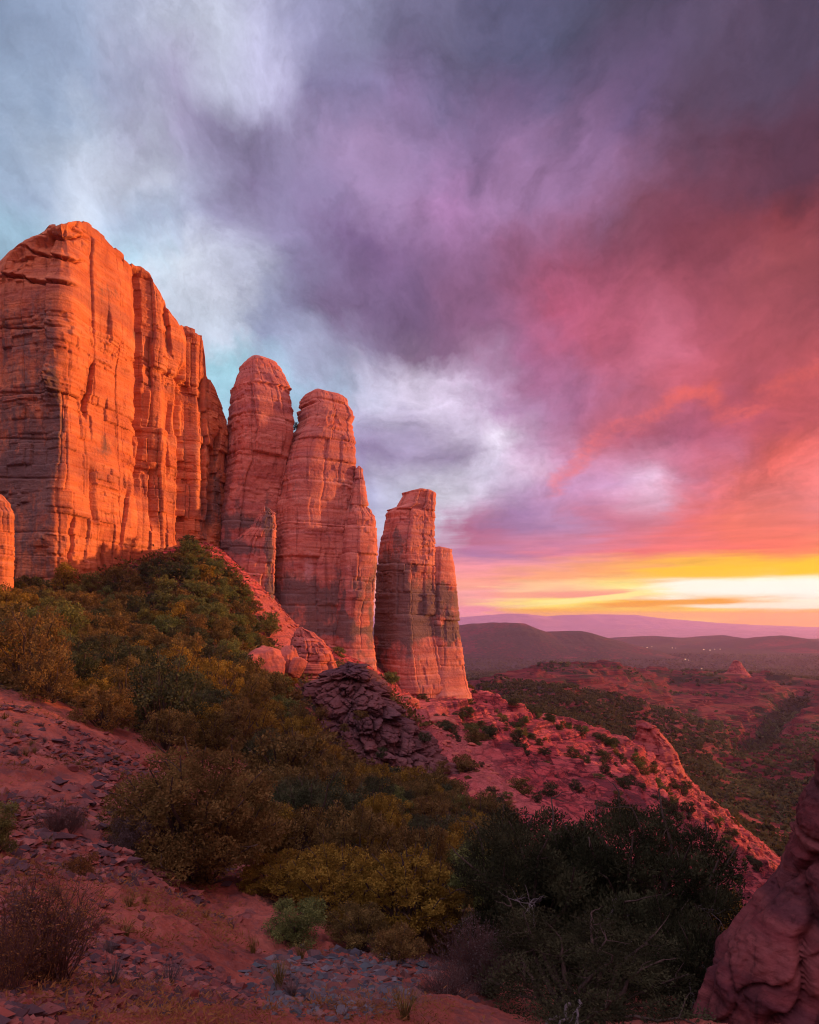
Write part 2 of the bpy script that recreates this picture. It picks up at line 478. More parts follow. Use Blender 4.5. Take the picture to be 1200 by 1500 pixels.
def ground_material():
    m, N = new_mat("red_ground")
    tc = N.n.new('ShaderNodeTexCoord')
    p = tc.outputs['Object']
    veg, rock, scree, near, far = (attr(N, k) for k in ('veg', 'rock', 'scree', 'near', 'far'))
    # near soil: red dirt, paler trodden dust, purple-grey chips of stone
    n1 = N.noise(p, 0.7, 7, 0.65, 0.4); n2 = N.noise(p, 4.5, 6, 0.7); n3 = N.noise(p, 26.0, 4, 0.7)
    dirt = N.mix(N.ramp(n1, 0.36, 0.66), (0.22, 0.056, 0.038), (0.36, 0.102, 0.068))
    dirt = N.mix(N.math('MULTIPLY', N.ramp(n2, 0.5, 0.68), 0.75), dirt, (0.13, 0.062, 0.062))
    dirt = N.mix(N.math('MULTIPLY', N.ramp(n3, 0.55, 0.72), 0.55), dirt, (0.08, 0.048, 0.055))
    dirt = N.mix(N.math('MULTIPLY', N.ramp(n3, 0.42, 0.28), 0.5), dirt, (0.36, 0.14, 0.10))
    # slickrock: beds follow the height
    beds = N.noise(N.vec('MULTIPLY', p, (0.012, 0.012, 0.55)), 1.0, 6, 0.65, 0.3)
    bf = N.noise(N.vec('MULTIPLY', p, (0.004, 0.004, 0.11)), 1.0, 5, 0.65, 0.3)
    bm = N.mix(far, beds, bf)
    lay = N.mix(far, N.noise(N.vec('MULTIPLY', p, (0.03, 0.03, 1.9)), 1.0, 5, 0.65, 0.3), N.noise(N.vec('MULTIPLY', p, (0.012, 0.012, 0.75)), 1.0, 6, 0.7, 0.4))
    r1 = N.noise(p, 0.12, 8, 0.7, 0.4)
    slick = N.mix(N.ramp(bm, 0.38, 0.62), (0.27, 0.040, 0.040), (0.37, 0.078, 0.072))
    slick = N.mix(N.math('MULTIPLY', N.ramp(lay, 0.48, 0.60), 0.9), slick, (0.085, 0.017, 0.022))
    slick = N.mix(N.math('MULTIPLY', N.ramp(r1, 0.5, 0.68), 0.75), slick, (0.155, 0.030, 0.030))
    slick = N.mix(N.math('MULTIPLY', N.ramp(N.noise(p, 1.4, 6, 0.7), 0.55, 0.75), 0.6), slick, (0.11, 0.032, 0.032))
    vor = N.n.new('ShaderNodeTexVoronoi'); vor.feature = 'DISTANCE_TO_EDGE'; vor.inputs['Scale'].default_value = 1.0
    wp = N.vec('ADD', N.vec('MULTIPLY', p, (0.22, 0.22, 0.55)), N.scale(N.noise(p, 0.5, 5, 0.65, color=True), 0.9))
    N.l.new(wp, vor.inputs['Vector'])
    crk = N.ramp(vor.outputs['Distance'], 0.0, 0.09, 1.0, 0.0)
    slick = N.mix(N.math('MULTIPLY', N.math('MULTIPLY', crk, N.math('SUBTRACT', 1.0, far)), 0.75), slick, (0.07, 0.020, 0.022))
    slick = N.scale(slick, N.math('MULTIPLY_ADD', far, -0.98, 1.55))  # shade over the far red hills put into their colour; nearer rock brightened
    n4 = N.noise(p, 1.6, 8, 0.72, 0.6)
    dirt = N.mix(N.math('MULTIPLY', N.ramp(n4, 0.5, 0.64), 0.8), dirt, (0.13, 0.050, 0.046))
    c = N.mix(near, slick, dirt)
    c = N.mix(N.math('MULTIPLY', scree, 0.85), c, N.mix(N.ramp(n2, 0.4, 0.62), (0.52, 0.15, 0.13), (0.32, 0.07, 0.06)))
    # leaf litter and low growth
    v1 = N.noise(p, 0.35, 8, 0.72); v2 = N.noise(N.vec('MULTIPLY', p, (1, 1, 2.5)), 0.045, 9, 0.76, 0.3)
    vn = N.mix(far, v1, v2)
    vm = N.ramp(N.math('ADD', veg, N.math('MULTIPLY', N.math('SUBTRACT', vn, 0.5), 2.2)), 0.38, 0.62)
    green = N.mix(N.ramp(N.noise(p, 0.05, 7, 0.75), 0.35, 0.65), (0.022, 0.020, 0.012), (0.048, 0.036, 0.022))
    c = N.mix(vm, c, green)
    nb = bump(N, n2, 0.12, 0.7)
    nb = bump(N, n3, 0.02, 0.7, nb)
    nb2 = bump(N, N.math('SUBTRACT', r1, N.math('MULTIPLY', crk, 0.15)), 6.0, 0.6)
    nb2 = bump(N, lay, 2.5, 0.6, nb2)
    mixn = N.n.new('ShaderNodeMix'); mixn.data_type = 'VECTOR'
    N.l.new(near, mixn.inputs[0]); N.l.new(nb2, mixn.inputs[4]); N.l.new(nb, mixn.inputs[5])
    principled(N, c, 0.95, mixn.outputs[1], 0.1)
    return m


M_GROUND = ground_material()


def mountain_material():
    m, N = new_mat("hazy_mountain_rock")
    tc = N.n.new('ShaderNodeTexCoord')
    n = N.noise(tc.outputs['Object'], 0.004, 7, 0.7)
    principled(N, N.mix(N.ramp(n, 0.35, 0.65), (0.38, 0.19, 0.24), (0.48, 0.24, 0.29)), 0.95)  # pink of the distant haze put into the rock colour
    return m


M_MOUNTAIN = mountain_material()

# ------------------------------------------------------------------ terrain
# columns: picture column -> (distance, picture row) pairs, i.e. the profile of the land in that direction
PROFILE = {
 -1200: [(2.6,1500),(5,1270),(10,1110),(20,1000),(35,930),(60,880),(90,840),(150,810),(260,800),(420,880)],
 -300: [(2.6,1500),(5,1310),(10,1165),(20,1050),(35,965),(60,905),(90,858),(130,825),(200,830),(300,900),(420,960)],
 0: [(2.6,1500),(4,1405),(6,1310),(10,1215),(17,1105),(28,1012),(45,950),(70,904),(95,872),(115,850),(150,840),(220,870),(320,960),(420,1010)],
 150: [(3.1,1500),(5,1405),(8,1310),(13,1205),(20,1118),(30,1058),(48,990),(76,920),(100,862),(114,832),(150,815),(220,860),(320,980),(420,1030)],
 300: [(3.5,1500),(6,1410),(9,1345),(12,1305),(20,1200),(35,1092),(55,1010),(75,950),(95,882),(118,808),(150,790),(200,840),(300,1000),(420,1040)],
 375: [(3.8,1500),(6,1440),(9,1370),(12,1320),(20,1225),(35,1120),(58,1030),(82,975),(105,935),(125,860),(150,830),(200,880),(300,1010),(420,1045)],
 450: [(4.0,1500),(6.5,1440),(9,1385),(12,1335),(20,1255),(35,1165),(58,1095),(78,1058),(92,1000),(112,968),(135,925),(160,905),(200,945),(280,1040),(420,1060)],
 530: [(4.3,1500),(7,1445),(10,1390),(15,1325),(24,1262),(40,1192),(65,1145),(82,1115),(98,1030),(118,995),(140,968),(165,960),(200,985),(280,1060),(420,1060)],
 600: [(4.6,1500),(8,1440),(12,1388),(17,1330),(26,1280),(42,1215),(64,1168),(86,1140),(102,1075),(125,1032),(150,1012),(175,1020),(210,1050),(280,1080),(420,1060)],
 700: [(5.2,1500),(9,1440),(13,1398),(20,1340),(30,1290),(50,1216),(78,1150),(110,1095),(140,1050),(168,1018),(200,1045),(250,1072),(340,1068),(520,1030),(800,1004),(1200,1000),(2000,990),(2900,983)],
 780: [(5.6,1500),(10,1445),(15,1395),(22,1345),(32,1300),(55,1222),(90,1158),(130,1095),(172,1040),(200,1062),(250,1088),(320,1088),(480,1042),(700,1006),(900,985),(1100,984),(1500,990),(2900,983)],
 850: [(6,1500),(10,1455),(15,1408),(22,1360),(35,1305),(56,1240),(92,1180),(132,1122),(178,1062),(205,1082),(250,1108),(310,1112),(450,1062),(700,1012),(1000,976),(1150,973),(1500,988),(2900,983)],
 935: [(6,1500),(10,1465),(15,1425),(24,1370),(38,1315),(62,1252),(100,1195),(142,1142),(180,1090),(205,1108),(260,1138),(330,1140),(450,1088),(700,1036),(1000,996),(1200,980),(1320,982),(1700,992),(2900,983)],
 1000: [(6,1500),(10,1475),(15,1440),(26,1385),(42,1330),(68,1275),(105,1230),(150,1180),(187,1132),(215,1150),(270,1172),(340,1172),(450,1115),(660,1062),(1000,1012),(1250,986),(1400,985),(1800,992),(2900,983)],
 1100: [(6,1500),(10,1485),(16,1455),(30,1400),(50,1352),(80,1318),(120,1285),(160,1250),(190,1228),(220,1240),(270,1222),(350,1195),(500,1135),(750,1062),(1050,1012),(1350,988),(1500,988),(1900,992),(2900,983)],
 1200: [(6,1500),(10,1490),(16,1470),(30,1420),(60,1365),(100,1330),(150,1310),(200,1285),(260,1250),(350,1200),(500,1130),(720,1062),(1000,1022),(1300,998),(1500,995),(1900,995),(2900,983)],
 1500: [(6,1500),(12,1450),(30,1360),(60,1310),(150,1280),(300,1220),(480,1130),(700,1060),(1000,1015),(1300,996),(1900,992),(2900,983)],
 2400: [(6,1500),(12,1440),(30,1340),(60,1280),(150,1240),(300,1180),(480,1110),(700,1050),(1000,1012),(1300,992),(1900,992),(2900,983)],
}
TAIL = [(4000, 960.5), (6000, 943), (9000, 930.5), (15000, 920.5), (26000, 914)]
PX = sorted(PROFILE)
LY = np.linspace(math.log(2.0), math.log(26000), 420)


def _pchip(xs, ys, xq):
    xs = np.array(xs, float); ys = np.array(ys, float)
    h = np.diff(xs); dl = np.diff(ys) / h
    m = np.zeros(len(xs))
    for i in range(1, len(xs) - 1):
        if dl[i - 1] * dl[i] > 0:
            w1 = 2 * h[i] + h[i - 1]; w2 = h[i] + 2 * h[i - 1]
            m[i] = (w1 + w2) / (w1 / dl[i - 1] + w2 / dl[i])
    m[0], m[-1] = dl[0], dl[-1]
    k = np.clip(np.searchsorted(xs, xq) - 1, 0, len(h) - 1)
    t = np.clip((xq - xs[k]) / h[k], 0, 1)
    return ((2 * t**3 - 3 * t**2 + 1) * ys[k] + (t**3 - 2 * t**2 + t) * h[k] * m[k] + (-2 * t**3 + 3 * t**2) * ys[k + 1] + (t**3 - t**2) * h[k] * m[k + 1])


def _table():
    rows = []
    for x in PX:
        pr = list(PROFILE[x])
        last = pr[-1][0]
        if last < 1000:   # land out of sight behind the ridge falls to the valley
            for Y, z in ((700, -110), (1300, -150), (2200, -215), (2900, -250)):
                if Y > last * 1.3:
                    pr.append((Y, HY - z * F / Y))
        pr += TAIL
        first = pr[0]
        z0 = (HY - first[1]) * first[0] / F
        Y = np.array([p[0] for p in pr]); z = np.array([(HY - p[1]) * p[0] / F for p in pr])
        Y = np.concatenate([[1.0], Y]); z = np.concatenate([[z0 + 0.25], z])
        # interpolate the slope angle, which stays of one size from the feet to the horizon
        rows.append(_pchip(np.log(Y), z / Y, LY))
    return np.array(rows)


TAB = _table()
PXA = np.array(PX, float)
AZC = np.arctan((PXA - HX) / F)


def base_height(X, Y):
    X = np.asarray(X, float); Y = np.asarray(Y, float)
    az = np.arctan2(X, Y)
    lim = AZC[-1]
    azc = np.clip(az, -lim + 0.02, lim - 0.002)
    r = np.hypot(X, Y)
    Ye = np.maximum(r * np.cos(azc), 2.0)
    ly = np.clip((np.log(Ye) - LY[0]) / (LY[1] - LY[0]), 0, len(LY) - 1.001)
    i = ly.astype(int); f = ly - i
    # smooth interpolation across the columns (Catmull-Rom on the irregular columns)
    px = HX + F * np.tan(azc)
    k = np.clip(np.searchsorted(PXA, px) - 1, 0, len(PXA) - 2)

    def col(j):
        j = np.clip(j, 0, len(PXA) - 1)
        return TAB[j, i] * (1 - f) + TAB[j, i + 1] * f
    x0, x1 = PXA[k], PXA[k + 1]
    xm, xp = PXA[np.clip(k - 1, 0, None)], PXA[np.clip(k + 2, None, len(PXA) - 1)]
    p0, p1, pm, pp = col(k), col(k + 1), col(k - 1), col(k + 2)
    h = x1 - x0; t = (px - x0) / h
    m0 = np.where(k > 0, (p1 - pm) / (x1 - xm), (p1 - p0) / h) * h
    m1 = np.where(k < len(PXA) - 2, (pp - p0) / (xp - x0), (p1 - p0) / h) * h
    s = (2 * t**3 - 3 * t**2 + 1) * p0 + (t**3 - 2 * t**2 + t) * m0 + (-2 * t**3 + 3 * t**2) * p1 + (t**3 - t**2) * m1
    z = s
    # unseen rise added sunward to shade the foreground; a gap lets sun through
    along = (0.70 * X + Y) / math.hypot(0.70, 1.0); perp = (X - 0.70 * Y - 17) / math.hypot(0.70, 1.0)
    crest = np.interp(along, [-60, 5, 20, 60, 110, 150, 158, 176, 184, 200, 225], [-2, 2, 2, 1.5, 1.5, 1, -1, -1, 0, 0, -60])
    sidef = np.where(perp < 0, 1 - sstep(0, 13, -perp), 1 - sstep(0, 45, perp)) * sstep(-60, 0, along) * (1 - sstep(195, 225, along))
    zr = z * Ye
    z = (zr + np.maximum(crest - zr, 0) * sidef) / Ye
    s = z
    z = s * Ye
    back = sstep(1.3, 2.8, np.abs(az))
    return z * (1 - back) + (-2.2 - 0.01 * r) * back


def zones(X, Y, z):
    """what covers the land"""
    r = np.hypot(X, Y)
    Ys = np.maximum(Y, 0.5)
    px = HX + F * X / Ys; py = HY - F * z / Ys
    n = fbm(np.stack([X / (r * 0.10 + 2), Y / (r * 0.10 + 2), np.log(r + 1) * 4], 1), 4, 5)
    n2 = fbm(np.stack([X / 70, Y / 70, z / 20], 1), 5, 9)
    far = sstep(230, 420, r)
    # wooded slope under the cliff
    wood = sstep(24, 40, r) * (1 - sstep(118, 135, r)) * sstep(-0.1, 0.1, (1130 - 0.0 * px - py) / 300 + 0.2) * (1 - sstep(560, 690, px + 40 * n))
    wood = np.where(Y > 0, wood, 0)
    wood = np.maximum(wood, sstep(9.0, 14, r) * (1 - sstep(118, 130, r)) * sstep(330, 420, px - (py - 1300) * 0.15 + 30 * n) * (1 - sstep(600, 720, px + 60 * n - np.clip(py - 1180, 0, 400))))
    ridge = sstep(95, 120, r + 6 * n) * (1 - far) * sstep(540, 640, px)
    veg = 0.62 * wood + 0.24 * ridge
    canyon = sstep(215, 250, Y) * (1 - sstep(430, 640, Y))
    red = sstep(430, 640, Y) * (1 - sstep(1250, 1500, Y))
    valley = sstep(1250, 1500, Y)
    veg = veg + far * (0.36 * canyon + (0.36 + 0.45 * n2) * red + 0.86 * valley)
    gul = np.exp(-((px - (1180 - (py - 1010) * 1.0)) / 16) ** 2) * sstep(1000, 1020, py) * (1 - sstep(1075, 1120, py)) * red
    veg = veg + 0.8 * gul
    scree = sstep(0.25, 0.6, n * 0.5 + np.exp(-(((px - 415 - (py - 900) * 0.5) / 45) ** 2)) * sstep(850, 885, py) * (1 - sstep(960, 985, py)) * sstep(80, 95, r) * (r < 150))
    scree = scree * (r > 80) * (r < 160) * (px > 300) * (px < 520)
    scree = np.maximum(scree, np.exp(-((px - (640 + (py - 1060) * 0.85)) / 34) ** 2) * sstep(1010, 1050, py) * (1 - sstep(1180, 1215, py)) * (r > 70) * (r < 170))
    near = 1 - sstep(36, 60, r)
    near = np.where(px < 600, np.maximum(near, 1 - sstep(60, 130, r)), near)
    veg = veg * (1 - 0.85 * np.clip(scree, 0, 1))
    return dict(veg=np.clip(veg, 0, 1.2), rock=1 - near, scree=np.clip(scree, 0, 1), near=near, far=far), px, py, n, red, ridge, canyon, valley


def height(X, Y, full=False):
    X = np.asarray(X, float); Y = np.asarray(Y, float)
    z = base_height(X, Y)
    r = np.hypot(X, Y)
    zn, px, py, n, red, ridge, canyon, valley = zones(X, Y, z)
    near = zn['near']
    P = np.stack([X, Y, np.zeros_like(X)], 1)
    # foot-scale relief
    z = z + near * np.clip(r / 8, 0.35, 1.4) * (0.22 * fbm(P / 1.7, 4, 21) + 0.10 * fbm(P / 0.5, 4, 22, 0.6, ridged=True))
    mid = (1 - near) * (1 - sstep(300, 500, r))
    z = z + mid * (1.3 * fbm(P / 9.0, 5, 23, 0.55) + 0.45 * fbm(P / 2.2, 4, 24, ridged=True)) + ridge * 1.5 * fbm(P / 15.0, 5, 29, 0.6, ridged=True)
    rr = np.clip((r - 230) / 500, 0, 1)
    z = z + rr * (1 - valley) * (15 * fbm(P / 150, 5, 25, 0.55, ridged=True) + 5 * fbm(P / 40, 4, 26)) + valley * 9 * fbm(P / 400, 4, 28)
    gul = np.exp(-((px - (1185 - (py - 1005) * 1.0)) / 22) ** 2) * sstep(995, 1020, py) * (1 - sstep(1085, 1130, py)) * red
    z = z - 20 * gul
    # blocky breaks of the bare ridge
    for sc, a, sd in ((5.5, 2.0, 36), (2.2, 0.9, 37)):
        w1 = 0.25 * fbm(P / sc, 2, sd + 5)
        cv, cg, _ = cells(X / sc + w1, Y / sc - w1, sd)
        z = z + ridge * sstep(-0.35, 0.25, n) * a * (cv - 0.5 - 0.3 * np.exp(-(cg / 0.08) ** 2))
    # benches of the layered rock
    for amt, hgt, sd in ((red * 0.8, 9.0, 31), (red * 0.75, 3.4, 34), (ridge * 0.75, 2.2, 32), (ridge * 0.6, 0.9, 35)):
        zz = z + hgt * 0.7 * fbm(P / (hgt * 16), 3, sd)
        t = zz / hgt
        fl = np.floor(t); fr = t - fl
        st = (fl + sstep(0.62, 0.95, fr)) * hgt - (zz - z)
        z = z * (1 - amt) + st * amt
    if full:
        return z, zn
    return z


def build_ground():
    rings = np.concatenate([np.geomspace(0.8, 2.6, 18, endpoint=False), np.geomspace(2.6, 85, 420, endpoint=False), np.geomspace(85, 260, 300, endpoint=False),
                            np.geomspace(260, 1600, 300, endpoint=False), np.geomspace(1600, 15500, 70)])
    a = np.concatenate([np.linspace(-180, -44, 90, endpoint=False), np.linspace(-44, 42, 600, endpoint=False), np.linspace(42, 180, 90, endpoint=False)])
    A, R = np.meshgrid(np.radians(a), rings)
    X = (R * np.sin(A)).ravel(); Y = (R * np.cos(A)).ravel()
    z, zn = height(X, Y, True)
    nc = len(a)
    V = np.stack([X, Y, z], 1)
    V = np.vstack([V, [[0, 0, z[:nc].mean()]]])
    Q = grid_quads(len(rings), nc, True)[:, ::-1]
    c = len(V) - 1
    j = np.arange(nc)
    T = np.stack([j, np.full(nc, c), (j + 1) % nc], 1)[:, ::-1]
    at = {k: np.append(v, v[0]) for k, v in zn.items()}
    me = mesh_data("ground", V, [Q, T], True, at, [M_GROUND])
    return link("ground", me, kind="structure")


build_ground()


def far_ridge(name, prof, Y0, depth, mat, seed, rough=1.0, kind="structure", floor=None):
    """a hill seen from afar: crest profile (column, row) at distance Y0, with slopes on both sides"""
    xs = np.array([p[0] for p in prof], float); ys = np.array([p[1] for p in prof], float)
    nx, nd = 420, 60
    u = np.linspace(xs[0], xs[-1], nx)
    crest = (HY - np.interp(u, xs, ys)) / F * Y0
    fl = -252.0 if floor is None else floor
    t = np.linspace(-1, 1, nd)
    U, T = np.meshgrid(u, t)
    C = np.tile(crest, (nd, 1))
    Yg = Y0 + T * depth
    Xg = (U - HX) / F * Y0
    fall = 1 - np.abs(T) ** 1.3
    P = np.stack([Xg.ravel() / depth * 3, Yg.ravel() / depth * 3, np.zeros(Xg.size)], 1)
    n = fbm(P, 5, seed, 0.55, ridged=True).reshape(Xg.shape)
    Z = fl - 3 + (C - fl) * np.clip(fall + 0.28 * rough * n * (1 - fall) * fall * 2, 0, 1) + (C - fl) * 0.03 * rough * n * (np.abs(T) > 0.03)
    V = np.stack([Xg.ravel(), Yg.ravel(), Z.ravel()], 1)
    at = dict(veg=np.clip(0.60 + 0.55 * fbm(V / 260.0, 4, seed + 3) + 0.25 * n.ravel(), 0, 1), rock=np.ones(len(V)), scree=np.zeros(len(V)), near=np.zeros(len(V)), far=np.ones(len(V)))
    me = mesh_data(name, V, [grid_quads(nd, nx)], True, at, [mat])
    return link(name, me, kind=kind)


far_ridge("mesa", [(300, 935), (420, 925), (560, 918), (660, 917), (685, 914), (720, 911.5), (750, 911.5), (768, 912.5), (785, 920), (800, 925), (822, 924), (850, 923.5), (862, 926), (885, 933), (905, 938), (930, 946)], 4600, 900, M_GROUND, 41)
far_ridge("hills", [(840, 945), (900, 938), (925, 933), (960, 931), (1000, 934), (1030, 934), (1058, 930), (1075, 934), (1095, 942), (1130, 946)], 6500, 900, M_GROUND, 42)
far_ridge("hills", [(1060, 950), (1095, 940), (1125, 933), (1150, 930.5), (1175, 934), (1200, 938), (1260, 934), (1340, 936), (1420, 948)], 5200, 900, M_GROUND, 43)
far_ridge("plateau", [(820, 926), (880, 922), (960, 921), (1040, 920.5), (1120, 923), (1300, 924), (1500, 930)], 9300, 1800, M_MOUNTAIN, 44, 0.5)
far_ridge("mountains", [(200, 915), (420, 906), (560, 903), (650, 906), (700, 902), (745, 898.5), (770, 899), (800, 902.5), (830, 900.5), (880, 899.5), (930, 900.5), (965, 905), (1000, 908), (1050, 912), (1100, 915), (1200, 918.5), (1400, 921), (1600, 922)], 13000, 2000, M_MOUNTAIN, 45, 0.6)

# ------------------------------------------------------------------ rock faces
def strata(z, seed, lo, hi):
    """layers of uneven thickness: random offset of the layer a height falls in, distance to its nearest joint"""
    rng = np.random.RandomState(seed)
    b = [-90.0]
    while b[-1] < 140:
        b.append(b[-1] + lo + (hi - lo) * rng.rand() ** 2.2)
    b = np.array(b); off = rng.rand(len(b) + 1)
    k = np.clip(np.searchsorted(b, z), 1, len(b) - 1)
    e0 = z - b[k - 1]; e1 = b[k] - z
    edge = np.minimum(e0, e1)
    t = sstep(0, 0.16, e0)
    return off[k - 1] * (1 - t) + off[k] * t, edge


def blocks(S, Z, wide, lo, hi, seed, group=2):
    """courses of jointed blocks: offset of the block, distance to its joints"""
    rng = np.random.RandomState(seed)
    b = [-120.0]
    while b[-1] < 170:
        b.append(b[-1] + lo + (hi - lo) * rng.rand() ** 1.8)
    b = np.array(b)
    k = np.clip(np.searchsorted(b, Z), 1, len(b) - 1)
    ez = np.minimum(Z - b[k - 1], b[k] - Z)
    kg = k // group
    wk = wide * (0.6 + 0.9 * _h(kg, kg * 0, kg * 0, seed + 1))
    u = S / wk + 13.7 * _h(kg, kg * 0 + 1, kg * 0, seed + 2)
    i = np.floor(u).astype(np.int64)
    j0 = i + 0.7 * (_h(i, kg, kg * 0, seed + 3) - 0.5); j1 = i + 1 + 0.7 * (_h(i + 1, kg, kg * 0, seed + 3) - 0.5)
    i = np.where(u < j0, i - 1, np.where(u > j1, i + 1, i))
    j0 = i + 0.7 * (_h(i, kg, kg * 0, seed + 3) - 0.5); j1 = i + 1 + 0.7 * (_h(i + 1, kg, kg * 0, seed + 3) - 0.5)
    es = np.minimum(u - j0, j1 - u) * wk
    fr = (u - j0) / np.maximum(j1 - j0, 0.1) - 0.5
    off = _h(i, k, k * 0, seed + 4) - 0.5 + 0.8 * (_h(i, kg, k * 0, seed + 5) - 0.5)
    tilt = (_h(i, kg, k * 0 + 3, seed + 6) - 0.5) * fr
    return off + 1.1 * tilt, ez, es


def rock_relief(P, S, seed, amp=1.0, slab=(5.0, 17.0), beds=0.35, crack=0.5, slab_amp=0.5):
    """outward displacement of a sandstone face; P points, S horizontal arc position"""
    X, Y, Z = P.T
    rag = 0.12 * fbm(P / 0.9, 3, seed + 1) + 0.35 * vnoise(P / 5.0, seed + 2)
    zz = Z + 0.5 * fbm(P / 14.0, 3, seed + 3) + 0.03 * X + 0.3 * rag
    ss = S + rag + 0.05 * Z * vnoise(P / 30.0, seed + 4)
    o1, z1, s1 = blocks(ss, zz, slab[0] * 1.5, slab[1] * 0.35, slab[1] * 1.2, seed + 5, 2)
    o2, z2, s2 = blocks(ss * 1.07 + 5, zz + 3.3, slab[0] * 0.55, 0.9, slab[1] * 0.35, seed + 20, 2)
    o3, z3, s3 = blocks(ss * 0.97 + 9, zz + 1.1, slab[0] * 0.22, 0.3, 1.5, seed + 40, 1)
    m2 = sstep(-0.35, 0.3, vnoise(P / np.array([9.0, 9.0, 7.0]), seed + 60))
    m3 = sstep(-0.05, 0.45, vnoise(P / np.array([6.0, 6.0, 4.0]), seed + 61))
    d = slab_amp * (1.1 * o1 + 0.55 * m2 * o2 + 0.34 * m3 * o3)
    d -= crack * (0.55 * np.exp(-(s1 / 0.16) ** 2) + 0.30 * m2 * np.exp(-(s2 / 0.11) ** 2))
    d -= beds * (1.1 * np.exp(-(z1 / 0.17) ** 2) + 0.6 * m2 * np.exp(-(z2 / 0.10) ** 2) + 0.3 * np.exp(-(z3 / 0.07) ** 2))
    d += 0.7 * fbm(P / np.array([11.0, 11.0, 16.0]), 3, seed + 62) + 0.15 * fbm(P / np.array([1.5, 1.5, 0.7]), 5, seed + 63, 0.62)
    return d * amp


def slab_relief(P, seed):
    """close slickrock: big tilted plates split by slanting cracks, pits and grain"""
    a = math.radians(48)
    Q = np.stack([P[:, 0] * math.cos(a) + P[:, 2] * math.sin(a), P[:, 1], -P[:, 0] * math.sin(a) + P[:, 2] * math.cos(a)], 1)
    w = 0.22 * np.stack([fbm(P / 1.1, 3, seed + k) for k in (1, 2, 3)], 1)
    d = 0.42 * fbm(P / 2.2, 4, seed + 4, 0.5)
    for sx, sz, amp, cr, sd in ((5.0, 2.0, 0.42, 0.14, 10), (1.7, 0.7, 0.10, 0.06, 20)):
        v, g, t = cells(Q[:, 0] / sx + w[:, 0], Q[:, 1] / sx + w[:, 1], seed + sd, Q[:, 2] / sz + w[:, 2])
        d = d + amp * (v - 0.5 + 0.35 * (t[:, 0] + t[:, 2]) * (v - 0.3)) - cr * np.exp(-(g / 0.03) ** 2)
    return d + 0.10 * fbm(P / 0.35, 5, seed + 30, 0.68) + 0.05 * fbm(Q / np.array([1.2, 1.2, 0.12]), 3, seed + 31)


def cap_stack(V, nr, nc):
    """quads of a ring stack with a fan on top"""
    Q = grid_quads(nr, nc, True)
    return Q


